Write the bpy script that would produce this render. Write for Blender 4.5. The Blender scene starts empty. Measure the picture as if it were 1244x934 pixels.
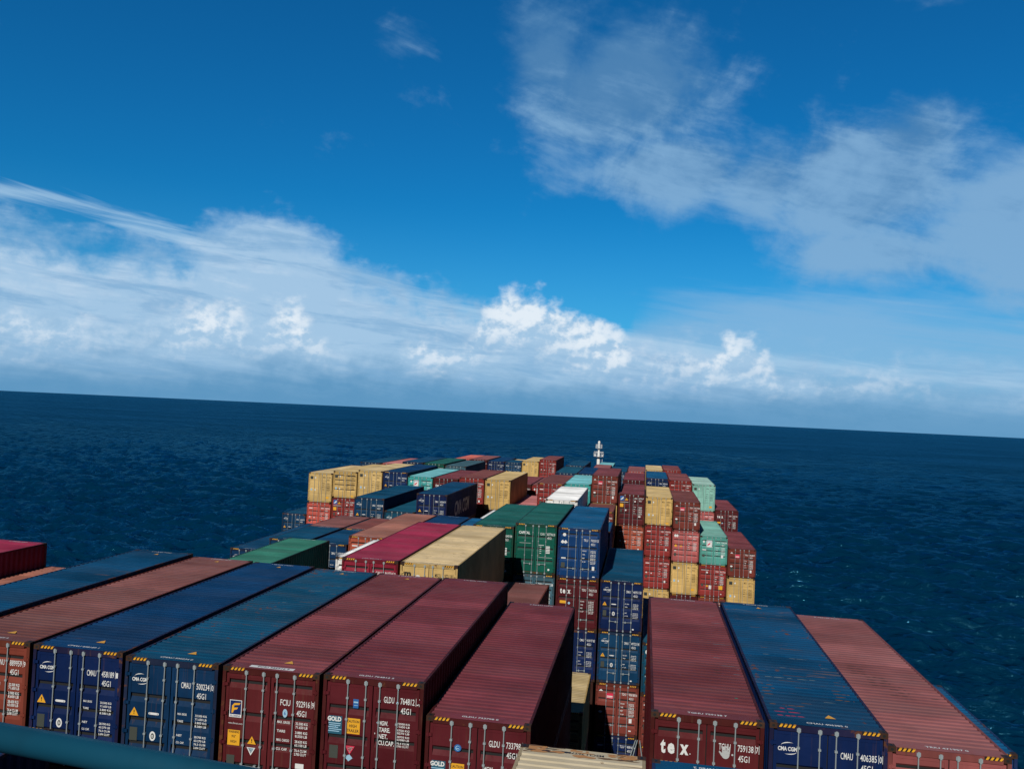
import bpy, bmesh, math, random
import numpy as np
from mathutils import Matrix, Vector
random.seed(7)
SC = bpy.context.scene
COL = SC.collection
EYE = 37.0                                   # camera height over the sea, metres

# ------------------------------------------------------------------ camera
FPX = 1022.8
roll, pitch, yaw = (math.radians(a) for a in (2.664, 1.812, 9.06))
cam = bpy.data.cameras.new('camera'); cam.sensor_width = 36; cam.lens = FPX / 1244 * 36
cam.clip_start = 0.05; cam.clip_end = 200000
co = bpy.data.objects.new('camera', cam); COL.objects.link(co)
r0 = Vector((math.cos(yaw), math.sin(yaw), 0)); f0 = Vector((-math.sin(yaw), math.cos(yaw), 0)); u0 = Vector((0, 0, 1))
fw = math.cos(pitch) * f0 + math.sin(pitch) * u0
up = math.cos(pitch) * u0 - math.sin(pitch) * f0
rr = math.cos(roll) * r0 + math.sin(roll) * up
uu = math.cos(roll) * up - math.sin(roll) * r0
M = Matrix.Identity(4)
for i in range(3):
    M[i][0], M[i][1], M[i][2] = rr[i], uu[i], -fw[i]
M[2][3] = EYE
co.matrix_world = M
SC.camera = co
SC.view_settings.view_transform = 'Standard'
SC.view_settings.look = 'None'
SC.view_settings.exposure = 0.0
SC.view_settings.gamma = 1.0
SC.view_settings.use_curve_mapping = False

# ------------------------------------------------------------------ sun
LD = Vector((0.48, 2.9, -2.08)).normalized()          # the way the light travels
SUN_EL = math.asin(-LD.z)
sun = bpy.data.lights.new('sun', 'SUN'); sun.energy = 4.0; sun.angle = math.radians(0.5); sun.color = (1.0, 0.95, 0.86)
so = bpy.data.objects.new('sun', sun); COL.objects.link(so)
so.rotation_euler = LD.to_track_quat('-Z', 'Y').to_euler(); so.location = (-10, -60, 90)

# ------------------------------------------------------------------ node helper
class NT:
    def __init__(s, tree): s.t = tree; s.n = tree.nodes; s.l = tree.links
    def node(s, typ, **kw):
        n = s.n.new(typ)
        for k, v in kw.items(): setattr(n, k, v)
        return n
    def put(s, sock, v):
        if v is None: return
        if isinstance(v, (int, float)): sock.default_value = v
        elif isinstance(v, (tuple, list)):
            sock.default_value = tuple(v) + ((1.0,) if len(sock.default_value) == 4 and len(v) == 3 else ())
        else: s.l.new(v, sock)
    def m(s, op, a, b=None, c=None, clamp=False):
        n = s.node('ShaderNodeMath', operation=op, use_clamp=clamp)
        for i, v in enumerate((a, b, c)): s.put(n.inputs[i], v)
        return n.outputs[0]
    def mix(s, f, a, b):
        n = s.node('ShaderNodeMix', data_type='RGBA')
        s.put(n.inputs[0], f); s.put(n.inputs[6], a); s.put(n.inputs[7], b)
        return n.outputs[2]
    def ss(s, v, lo, hi, a=0.0, b=1.0):
        n = s.node('ShaderNodeMapRange', interpolation_type='SMOOTHSTEP')
        for i, x in enumerate((v, lo, hi, a, b)): s.put(n.inputs[i], x)
        return n.outputs[0]
    def vec(s, x, y, z=0.0):
        n = s.node('ShaderNodeCombineXYZ')
        for i, v in enumerate((x, y, z)): s.put(n.inputs[i], v)
        return n.outputs[0]
    def noise(s, v, scale=1.0, detail=4.0, rough=0.5, dist=0.0):
        n = s.node('ShaderNodeTexNoise')
        s.put(n.inputs['Vector'], v); s.put(n.inputs['Scale'], scale); s.put(n.inputs['Detail'], detail)
        s.put(n.inputs['Roughness'], rough); s.put(n.inputs['Distortion'], dist)
        return n.outputs[0]
    def curve(s, fac, pts, lo, hi):
        """piecewise smooth function of fac; pts = (x in 0..1, value)"""
        n = s.node('ShaderNodeFloatCurve'); c = n.mapping.curves[0]
        P = [(x, (v - lo) / (hi - lo)) for x, v in pts]
        while len(c.points) < len(P): c.points.new(0.5, 0.5)
        for p, (x, v) in zip(c.points, P): p.location = (x, v)
        n.mapping.update()
        s.put(n.inputs[1], fac)
        return s.m('MULTIPLY_ADD', n.outputs[0], hi - lo, lo)

# ------------------------------------------------------------------ world: sky and clouds by direction
W = bpy.data.worlds.new('World'); SC.world = W; W.use_nodes = True
T = NT(W.node_tree)
bg = W.node_tree.nodes['Background']
sky = T.node('ShaderNodeTexSky', sky_type='NISHITA'); sky.sun_disc = False
sky.sun_elevation = SUN_EL; sky.sun_rotation = math.atan2(-LD.x, -LD.y)
sky.altitude = 0; sky.air_density = 1.0; sky.dust_density = 0.3; sky.ozone_density = 3.0
SKY_STRENGTH = 0.065
hs = T.node('ShaderNodeHueSaturation'); T.put(hs.inputs['Saturation'], 1.1); T.put(hs.inputs['Value'], 1.0); T.put(hs.inputs['Color'], sky.outputs[0])
tc = T.node('ShaderNodeTexCoord'); sp = T.node('ShaderNodeSeparateXYZ'); T.l.new(tc.outputs['Generated'], sp.inputs[0])
dx, dy, dz = sp.outputs
az = T.m('DEGREES', T.m('ARCTAN2', dx, dy)); el = T.m('DEGREES', T.m('ARCSINE', dz))
u = T.m('DIVIDE', T.m('ADD', az, 60.0), 120.0, clamp=True)
U = lambda a: (a + 60) / 120
def az_curve(pts, lo, hi): return T.curve(u, [(U(a), v) for a, v in pts], lo, hi)
K = 1.0 / SKY_STRENGTH
def C(r, g, b):                                    # cloud radiance from a display colour
    f = lambda x: ((x / 255 + 0.055) / 1.055) ** 2.4 * K
    return (f(r), f(g), f(b))
# noise fields in (azimuth, elevation)
nA = T.noise(T.vec(T.m('MULTIPLY', az, 0.11), T.m('MULTIPLY', el, 0.34), 3.1), 1.0, 9, 0.58, 0.3)
nB = T.noise(T.vec(T.m('MULTIPLY', az, 0.62), T.m('MULTIPLY', el, 0.78), 9.7), 1.0, 9, 0.56, 0.1)
nB2 = T.noise(T.vec(T.m('MULTIPLY', T.m('ADD', az, 0.25), 0.62), T.m('MULTIPLY', T.m('SUBTRACT', el, 0.30), 0.78), 9.7), 1.0, 7, 0.56, 0.1)
nC = T.noise(T.vec(T.m('MULTIPLY', T.m('ADD', az, T.m('MULTIPLY', el, 0.8)), 0.15), T.m('MULTIPLY', el, 0.24), 21.3), 1.0, 10, 0.62, 0.4)
nD = T.noise(T.vec(T.m('MULTIPLY', az, 0.06), T.m('MULTIPLY', T.m('ADD', el, T.m('MULTIPLY', az, 0.12)), 0.8), 5.5), 1.0, 7, 0.6, 0.5)
cen = lambda n, k: T.m('MULTIPLY', T.m('SUBTRACT', n, 0.5), k)
tint = T.node('ShaderNodeMix', data_type='RGBA', blend_type='MULTIPLY'); tint.inputs[0].default_value = 1.0
T.l.new(hs.outputs[0], tint.inputs[6]); tint.inputs[7].default_value = (0.07, 0.87, 1.32, 1)      # deep blue tropical air
colr = tint.outputs[2]
# thin haze that lightens the sky towards the horizon
hz = T.m('POWER', T.m('SUBTRACT', 1.0, T.m('DIVIDE', T.m('ABSOLUTE', el), 14.0, clamp=True), clamp=True), 1.7)
colr = T.mix(T.m('MULTIPLY', hz, 0.62), colr, C(112, 172, 224))
# lumpy grey-white clouds high on the starboard side
nE = T.noise(T.vec(T.m('MULTIPLY', az, 0.17), T.m('MULTIPLY', el, 0.22), 41.3), 1.0, 10, 0.60, 0.25)
nF = T.noise(T.vec(T.m('MULTIPLY', T.m('ADD', az, T.m('MULTIPLY', el, 0.9)), 0.22), T.m('MULTIPLY', T.m('SUBTRACT', el, T.m('MULTIPLY', az, -0.22)), 0.75), 12.1), 1.0, 8, 0.62, 0.3)
lump = None
for a0, e0, sa, se, wt in ((-2.5, 21.3, 7.0, 4.2, 1.05), (-7.6, 23.2, 3.2, 3.2, 0.95), (1.5, 16.2, 6.4, 2.5, 1.0), (7.5, 15.5, 4.5, 3.0, 0.95), (13.0, 14.8, 6.6, 4.2, 1.1), (16.0, 17.6, 3.2, 2.6, 1.0), (14.5, 10.8, 8.5, 2.3, 1.0), (23.0, 11.5, 6.5, 4.2, 1.1), (-17.3, 23.6, 2.6, 1.4, 0.40), (18.0, 25.8, 3.0, 1.4, 0.62), (32.0, 14.0, 8.0, 4.0, 1.0)):
    g2 = T.m('ADD', T.m('POWER', T.m('ABSOLUTE', T.m('DIVIDE', T.m('SUBTRACT', az, a0), sa)), 2.0), T.m('POWER', T.m('ABSOLUTE', T.m('DIVIDE', T.m('SUBTRACT', el, e0), se)), 2.0))
    e_ = T.m('MULTIPLY', T.m('POWER', 2.71828, T.m('MULTIPLY', g2, -0.75)), wt)
    lump = e_ if lump is None else T.m('SMOOTH_MAX', lump, e_, 0.12)
dens = T.m('ADD', T.m('ADD', T.m('MULTIPLY', lump, 1.12), cen(nE, 1.7)), cen(nF, 0.5))
aC = T.m('MULTIPLY', T.ss(dens, 0.32, 1.05), 0.82)
puff = T.m('ADD', T.m('ADD', cen(nF, 2.6), cen(nE, 4.5)), T.m('DIVIDE', T.m('SUBTRACT', 18.5, el), 8.0))
puff = T.m('SUBTRACT', puff, T.m('MULTIPLY', T.m('SUBTRACT', dens, 0.75), 0.6))
colC = T.mix(T.ss(puff, -0.7, 0.9), C(84, 134, 180), C(134, 176, 212))
colr = T.mix(aC, colr, colC)
# thin sheet low on the starboard side
Tt = az_curve([(-60, 0), (-4, 0), (-1, 6.4), (4, 8.0), (10, 8.2), (16, 7.4), (22, 6.6), (60, 6)], 0, 10)
aT = T.m('MULTIPLY', T.ss(T.m('ADD', T.m('ADD', T.m('SUBTRACT', Tt, el), cen(nD, 5.0)), cen(nA, 3.0)), -1.6, 2.0), 0.74)
colr = T.mix(aT, colr, C(138, 182, 219))
# long streaks above the bank
Ts = az_curve([(-60, 12), (-44, 11.2), (-38, 11.4), (-33, 10.6), (-27, 9.2), (-20, 8.6), (-14, 7), (60, 0)], 0, 16)
aS = T.m('MULTIPLY', T.ss(T.m('ADD', T.m('SUBTRACT', 0.55, T.m('ABSOLUTE', T.m('SUBTRACT', el, Ts))), cen(nD, 3.4)), -0.2, 0.7), 0.7)
colr = T.mix(aS, colr, C(170, 205, 232))
# the long bank
Tb = az_curve([(-60, 9.5), (-46, 10.4), (-41, 10.2), (-36, 9.4), (-31.5, 9.4), (-29, 11.6), (-26, 12.6), (-22.5, 11.8), (-20, 9.6), (-16, 8.8), (-10.6, 8.0), (-6, 7.2), (-3, 6.6), (-1, 6.0), (3, 5.8), (9, 5.4), (16, 4.8), (24, 4.2), (60, 4.0)], 0, 16)
qb = T.m('ADD', T.m('SUBTRACT', Tb, el), cen(nA, 5.2))
qb = T.m('ADD', qb, cen(nB, 4.2))
aB = T.m('MULTIPLY', T.ss(qb, -0.5, 2.6), T.ss(az, 22.0, -4.0, 0.66, 0.94))
shade = T.m('ADD', T.m('ADD', T.m('DIVIDE', T.m('SUBTRACT', el, 0.6), 4.0), cen(nA, 1.1)), cen(nD, 0.8))
shade = T.m('ADD', shade, cen(nB, 0.9))
colB = T.mix(T.ss(shade, -0.25, 0.95), C(96, 150, 193), C(166, 199, 228))
colB = T.mix(T.m('MULTIPLY', T.ss(T.m('ADD', cen(nD, 3.4), cen(nB, 2.0)), -0.1, 0.9), T.ss(el, 3.0, 6.0)), colB, C(192, 215, 236))
nG = T.noise(T.vec(T.m('MULTIPLY', az, 0.10), T.m('MULTIPLY', T.m('ADD', el, T.m('MULTIPLY', az, 0.06)), 0.75), 61.7), 1.0, 9, 0.66, 0.5)
colB = T.mix(T.m('MULTIPLY', T.ss(T.m('ADD', nG, cen(nB, 0.35)), 0.46, 0.64), 0.62), colB, C(120, 168, 209))
colr = T.mix(aB, colr, colB)
# heaped cumulus in front of it
Tcu = az_curve([(-60, 2), (-45, 2), (-40, 4.4), (-34, 4.6), (-31, 5.4), (-28.5, 6.4), (-26.3, 5.2), (-24.3, 6.6), (-22.3, 5.0), (-18, 3.0), (-15.5, 4.6), (-13, 4.4), (-11, 7.6), (-8, 8.2), (-5, 7.0), (-2.2, 6.2), (0.5, 4.2), (4, 4.2), (5.6, 6.0), (7.6, 5.0), (10, 3.4), (14, 3.6), (17, 3.0), (20, 2.0), (24, 2.4), (60, 2)], 0, 12)
Gcu = az_curve([(-60, 0.2), (-43, 0.3), (-39, 0.75), (-35, 0.35), (-32.5, 0.3), (-30, 0.95), (-27, 0.9), (-26, 0.7), (-24, 1.0), (-21.8, 0.5), (-19, 0.15), (-16.5, 0.3), (-14.5, 0.85), (-12.6, 0.7), (-10, 1.0), (-2, 1.0), (-0.2, 0.6), (2.5, 0.65), (4.6, 0.95), (8, 0.9), (10, 0.4), (13, 0.65), (17, 0.6), (19, 0.1), (23, 0.3), (60, 0.1)], 0, 1)
qc = T.m('ADD', T.m('SUBTRACT', Tcu, el), cen(nB, 4.2))
aCu = T.m('MULTIPLY', T.m('MULTIPLY', T.ss(qc, -0.4, 1.6), Gcu), T.ss(T.m('ADD', T.m('SUBTRACT', el, T.m('MULTIPLY', Tcu, 0.42)), cen(nA, 4.5)), -0.8, 2.4))
lit = T.m('ADD', T.m('MULTIPLY', T.m('SUBTRACT', nB, nB2), 5.5), T.m('DIVIDE', T.m('SUBTRACT', el, T.m('MULTIPLY', Tcu, 0.5)), 4.5))
colCu = T.mix(T.ss(lit, -0.3, 0.95), C(164, 198, 227), C(226, 237, 247))
colr = T.mix(aCu, colr, colCu)
# murk right over the sea
lowm = T.ss(T.m('ADD', el, cen(nD, 1.0)), 2.3, 0.2)
colr = T.mix(T.m('MULTIPLY', lowm, 0.7), colr, C(94, 150, 192))
# unseen sky abeam, astern and overhead, darkened to cut the fill light
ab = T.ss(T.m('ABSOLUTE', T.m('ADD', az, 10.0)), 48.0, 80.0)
dim_sky = T.mix(T.ss(T.noise(tc.outputs['Generated'], 2.4, 6, 0.6), 0.35, 0.7), C(18, 30, 44), C(42, 57, 72))
colr = T.mix(T.m('MULTIPLY', ab, T.ss(el, 75.0, 40.0)), colr, dim_sky)
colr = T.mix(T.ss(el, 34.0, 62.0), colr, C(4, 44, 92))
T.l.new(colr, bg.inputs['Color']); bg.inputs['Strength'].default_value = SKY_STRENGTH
try: W.cycles.sampling_method = 'MANUAL'; W.cycles.sample_map_resolution = 512
except Exception: pass
SC.cycles.max_bounces = 5; SC.cycles.glossy_bounces = 2; SC.cycles.diffuse_bounces = 3
SC.cycles.caustics_reflective = False; SC.cycles.caustics_refractive = False
try: SC.cycles.use_denoising = True
except Exception: pass

# ------------------------------------------------------------------ materials
def new_mat(name):
    m = bpy.data.materials.new(name); m.use_nodes = True
    return m, NT(m.node_tree), m.node_tree.nodes['Principled BSDF']
def plain(name, col, rough=0.5, metal=0.0):
    m, t, b = new_mat(name)
    b.inputs['Base Color'].default_value = (*col, 1); b.inputs['Roughness'].default_value = rough; b.inputs['Metallic'].default_value = metal
    return m
RUST = (0.11, 0.042, 0.018)
def paint(name, col, wear=0.35, fade=0.25, roof=False, rough=0.5):
    m, t, b = new_mat(name)
    tcn = t.node('ShaderNodeTexCoord'); oi = t.node('ShaderNodeObjectInfo')
    off = t.node('ShaderNodeVectorMath', operation='ADD')
    t.l.new(tcn.outputs['Object'], off.inputs[0])
    t.l.new(t.vec(t.m('MULTIPLY', oi.outputs['Random'], 91.0), t.m('MULTIPLY', oi.outputs['Random'], 57.0), t.m('MULTIPLY', oi.outputs['Random'], 33.0)), off.inputs[1])
    P = off.outputs[0]
    def mapped(sx, sy, sz):
        n = t.node('ShaderNodeMapping'); t.l.new(P, n.inputs[0]); n.inputs['Scale'].default_value = (sx, sy, sz); return n.outputs[0]
    big = t.noise(P, 0.5, 4, 0.55); fine = t.noise(P, 5.0, 7, 0.65)
    light = tuple(min(1, c * 1.2 + 0.003) for c in col); dark = tuple(c * 0.8 for c in col)
    c0 = t.mix(t.ss(big, 0.3, 0.7), dark, light)
    if roof:
        band = t.noise(mapped(0.25, 1.3, 0.3), 1.0, 5, 0.6)
        sy = t.node('ShaderNodeSeparateXYZ'); t.l.new(tcn.outputs['Object'], sy.inputs[0])
        wn = t.node('ShaderNodeTexWhiteNoise', noise_dimensions='2D')
        t.l.new(t.vec(t.m('FLOOR', t.m('DIVIDE', sy.outputs[1], 1.07)), t.m('MULTIPLY', oi.outputs['Random'], 57.0)), wn.inputs['Vector'])
        pv = t.ss(wn.outputs['Value'], 0.0, 1.0, 0.80, 1.14)
        pm_ = t.node('ShaderNodeMix', data_type='RGBA', blend_type='MULTIPLY'); pm_.inputs[0].default_value = 1.0
        t.l.new(c0, pm_.inputs[6]); t.l.new(t.vec(pv, pv, pv), pm_.inputs[7]); c0 = pm_.outputs[2]
        stain = t.ss(t.noise(mapped(0.9, 1.4, 1.0), 1.0, 8, 0.68), 0.54, 0.66)
        c0 = t.mix(t.m('MULTIPLY', stain, 0.34), c0, tuple(c * 0.5 + 0.008 for c in col))
        g = sum(col) / 3
        dusty = tuple(0.72 * c + 0.28 * (g * 0.8 + 0.012) for c in col)
        c0 = t.mix(t.m('MULTIPLY', t.ss(band, 0.40, 0.68), fade * 1.6, clamp=True), c0, dusty)
        sc = t.noise(mapped(0.55, 9.0, 1.0), 1.0, 6, 0.7)
        msk = t.noise(P, 0.42, 3, 0.6)
        k = t.m('MULTIPLY', t.ss(sc, 0.60, 0.70), t.ss(msk, 0.62 - 0.30 * wear, 0.74 - 0.30 * wear))
        c0 = t.mix(t.m('MULTIPLY', k, 0.75), c0, (0.16, 0.09, 0.055))
        pale = t.m('MULTIPLY', t.ss(t.noise(mapped(0.4, 7.0, 1.0), 1.7, 5, 0.7), 0.66, 0.76), t.ss(msk, 0.45, 0.36))
        c0 = t.mix(t.m('MULTIPLY', pale, 0.4 * (0.4 + wear)), c0, tuple(min(1, c + 0.16) for c in dusty))
    else:
        st = t.noise(mapped(7.0, 7.0, 0.45), 1.0, 5, 0.6)
        c0 = t.mix(t.m('MULTIPLY', t.ss(st, 0.46, 0.72), 0.30), c0, tuple(0.55 * c + 0.005 for c in col))
    if not roof:
        run = t.m('MULTIPLY', t.ss(t.noise(mapped(9.0, 9.0, 0.35), 1.3, 4, 0.6), 0.56, 0.72), t.ss(t.noise(P, 0.9, 3, 0.5), 0.42, 0.62))
        c0 = t.mix(t.m('MULTIPLY', run, 0.30 + 0.4 * wear), c0, (0.10, 0.05, 0.03))
    rk = t.ss(t.m('ADD', t.m('MULTIPLY', fine, 0.6), t.m('MULTIPLY', big, 0.4)), 0.67 - 0.085 * wear, 0.73 - 0.085 * wear)
    c0 = t.mix(t.m('MULTIPLY', rk, 0.85), c0, RUST)
    t.l.new(c0, b.inputs['Base Color'])
    t.l.new(t.ss(fine, 0.3, 0.8, rough, min(1, rough + 0.25)), b.inputs['Roughness'])
    b.inputs['Specular IOR Level'].default_value = 0.10
    bp = t.node('ShaderNodeBump'); bp.inputs['Strength'].default_value = 0.5 if roof else 0.3; bp.inputs['Distance'].default_value = 0.07
    t.l.new(t.noise(P, 1.6, 3, 0.5), bp.inputs['Height']); t.l.new(bp.outputs[0], b.inputs['Normal'])
    return m
COLS = {  # paint colour of doors and sides, colour of the weathered roof, wear
 'maroon':   ((0.085, 0.011, 0.014), (0.170, 0.044, 0.052), 0.4),
 'wine':     ((0.078, 0.009, 0.014), (0.160, 0.036, 0.048), 0.4),
 'brick':    ((0.200, 0.045, 0.030), (0.190, 0.075, 0.070), 0.35),
 'red':      ((0.240, 0.030, 0.028), (0.200, 0.058, 0.058), 0.3),
 'rose':     ((0.420, 0.110, 0.110), (0.420, 0.150, 0.150), 0.2),
 'pink':     ((0.270, 0.075, 0.075), (0.240, 0.088, 0.090), 0.3),
 'salmon':   ((0.320, 0.070, 0.040), (0.300, 0.125, 0.095), 0.25),
 'orange':   ((0.340, 0.110, 0.060), (0.360, 0.140, 0.100), 1.5),
 'coral':    ((0.480, 0.090, 0.070), (0.520, 0.130, 0.100), 0.2),
 'crimson':  ((0.200, 0.012, 0.030), (0.270, 0.022, 0.060), 0.2),
 'brown':    ((0.160, 0.034, 0.026), (0.170, 0.055, 0.050), 0.35),
 'navy':     ((0.002, 0.013, 0.070), (0.002, 0.036, 0.112), 0.3),
 'cobalt':   ((0.003, 0.019, 0.080), (0.002, 0.036, 0.112), 0.3),
 'petrol':   ((0.002, 0.026, 0.080), (0.002, 0.050, 0.125), 0.5),
 'steel':    ((0.003, 0.038, 0.100), (0.002, 0.055, 0.120), 0.35),
 'slate':    ((0.045, 0.110, 0.150), (0.040, 0.100, 0.130), 0.3),
 'bright':   ((0.003, 0.040, 0.150), (0.003, 0.080, 0.195), 0.3),
 'teal':     ((0.004, 0.058, 0.110), (0.005, 0.070, 0.125), 0.3),
 'green':    ((0.002, 0.078, 0.056), (0.010, 0.100, 0.090), 0.5),
 'jade':     ((0.005, 0.100, 0.075), (0.030, 0.165, 0.120), 0.1),
 'mint':     ((0.210, 0.440, 0.380), (0.300, 0.500, 0.440), 0.3),
 'seafoam':  ((0.090, 0.320, 0.280), (0.170, 0.400, 0.350), 0.3),
 'aqua':     ((0.050, 0.340, 0.340), (0.150, 0.450, 0.500), 0.15),
 'yellow':   ((0.540, 0.360, 0.130), (0.520, 0.380, 0.170), 0.15),
 'sand':     ((0.540, 0.375, 0.150), (0.550, 0.420, 0.215), 0.3),
 'cream':    ((0.520, 0.430, 0.270), (0.560, 0.480, 0.330), 1.15),
 'white':    ((0.780, 0.790, 0.790), (0.800, 0.810, 0.810), 0.1),
}
PM = {}; RM = {}; FM = {}
for k, (a, b_, w) in COLS.items():
    FM[k] = paint('frame_' + k, tuple(0.62 * c + 0.10 * r_ for c, r_ in zip(a, RUST)) if k not in ('white', 'mint', 'aqua', 'seafoam', 'yellow', 'sand') else tuple(0.8 * c for c in a), 1.25 if k not in ('white',) else 0.5, 0.2)
    PM[k] = paint('paint_' + k, a, w * 0.8, 0.2); RM[k] = paint('roof_' + k, b_, w, 0.35, True, 0.55)
RM['petrol_worn'] = paint('roof_petrol_worn', (0.003, 0.058, 0.125), 1.0, 0.4, True, 0.55)
RM['steel_worn'] = paint('roof_steel_worn', (0.002, 0.052, 0.135), 0.9, 0.3, True, 0.55)
RM['sand_worn'] = paint('roof_sand_worn', (0.560, 0.430, 0.240), 0.95, 0.3, True, 0.55)
GALV = plain('galvanised_steel', (0.36, 0.42, 0.45), 0.42, 0.35)
RUBBER = plain('door_gasket', (0.006, 0.007, 0.008), 0.7)
CAST = paint('casting_steel', (0.045, 0.022, 0.014), 0.9, 0.1)
BLACK = plain('black_paint_and_hole_shade', (0.006, 0.006, 0.006), 0.6)
INK = {'white': plain('white_lettering', (0.66, 0.68, 0.69), 0.6), 'yellow': plain('yellow_film', (0.72, 0.36, 0.02), 0.5),
       'black': plain('black_lettering', (0.01, 0.01, 0.012), 0.5), 'plate': plain('steel_plate', (0.075, 0.085, 0.075), 0.4, 0.3),
       'blue': plain('blue_film', (0.02, 0.12, 0.36), 0.45), 'navyfilm': plain('navy_film', (0.006, 0.02, 0.11), 0.4), 'red': plain('red_film', (0.62, 0.02, 0.07), 0.45),
       'grey': plain('grey_lettering', (0.42, 0.44, 0.45), 0.5), 'sky': plain('pale_blue_film', (0.30, 0.50, 0.66), 0.5), 'signblue': plain('sign_blue_film', (0.02, 0.10, 0.16), 0.4),
       'rust': plain('rust_scrape', (0.135, 0.070, 0.035), 0.85), 'orust': plain('orange_rust', (0.42, 0.20, 0.075), 0.85), 'darkrust': plain('dark_scrape', (0.045, 0.025, 0.02), 0.8), 'pale': plain('pale_scrape', (0.13, 0.19, 0.22), 0.7), 'primer': plain('red_primer', (0.42, 0.03, 0.07), 0.6), 'slate': plain('slate_lettering', (0.16, 0.19, 0.22), 0.5), 'green': plain('green_film', (0.02, 0.20, 0.12), 0.5)}

# ------------------------------------------------------------------ mesh helpers
class MB:
    def __init__(s): s.v = []; s.f = []; s.mi = []
    def quad(s, pts, mi=0):
        i = len(s.v); s.v += [tuple(p) for p in pts]; s.f.append(tuple(range(i, i + len(pts)))); s.mi.append(mi)
    def box(s, x0, x1, y0, y1, z0, z1, mi=0):
        i = len(s.v)
        s.v += [(x0, y0, z0), (x1, y0, z0), (x1, y1, z0), (x0, y1, z0), (x0, y0, z1), (x1, y0, z1), (x1, y1, z1), (x0, y1, z1)]
        for f in ((0, 3, 2, 1), (4, 5, 6, 7), (0, 1, 5, 4), (1, 2, 6, 5), (2, 3, 7, 6), (3, 0, 4, 7)):
            s.f.append(tuple(i + k for k in f)); s.mi.append(mi)
    def tube(s, p, q, r, n=8, mi=0, r2=None):
        p = Vector(p); q = Vector(q); d = (q - p).normalized()
        a = d.orthogonal().normalized(); b = d.cross(a); i = len(s.v); r2 = r if r2 is None else r2
        for c, rad in ((p, r), (q, r2)):
            for k in range(n):
                t = 2 * math.pi * k / n; s.v.append(tuple(c + a * math.cos(t) * rad + b * math.sin(t) * rad))
        for k in range(n):
            s.f.append((i + k, i + (k + 1) % n, i + n + (k + 1) % n, i + n + k)); s.mi.append(mi)
        s.f.append(tuple(i + k for k in reversed(range(n)))); s.f.append(tuple(i + n + k for k in range(n))); s.mi += [mi, mi]
    def mesh(s, name, mats=(), smooth=False):
        m = bpy.data.meshes.new(name); m.from_pydata(s.v, [], s.f)
        for k in mats: m.materials.append(k)
        if any(s.mi): m.polygons.foreach_set('material_index', s.mi)
        if smooth: m.polygons.foreach_set('use_smooth', [True] * len(m.polygons))
        m.update(); return m
def link(name, mesh, parent=None, mat=None):
    o = bpy.data.objects.new(name, mesh); COL.objects.link(o)
    if parent is not None: o.parent = parent
    if mat is not None:
        o.material_slots[0].link = 'OBJECT'; o.material_slots[0].material = mat
    return o
def empty(name, loc):
    o = bpy.data.objects.new(name, None); COL.objects.link(o); o.location = loc; o.empty_display_size = 0.3; return o
def tag(o, label, cat, group=None):
    o['label'] = label; o['category'] = cat
    if group: o['group'] = group
def structure(o): o['kind'] = 'structure'; return o

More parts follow.
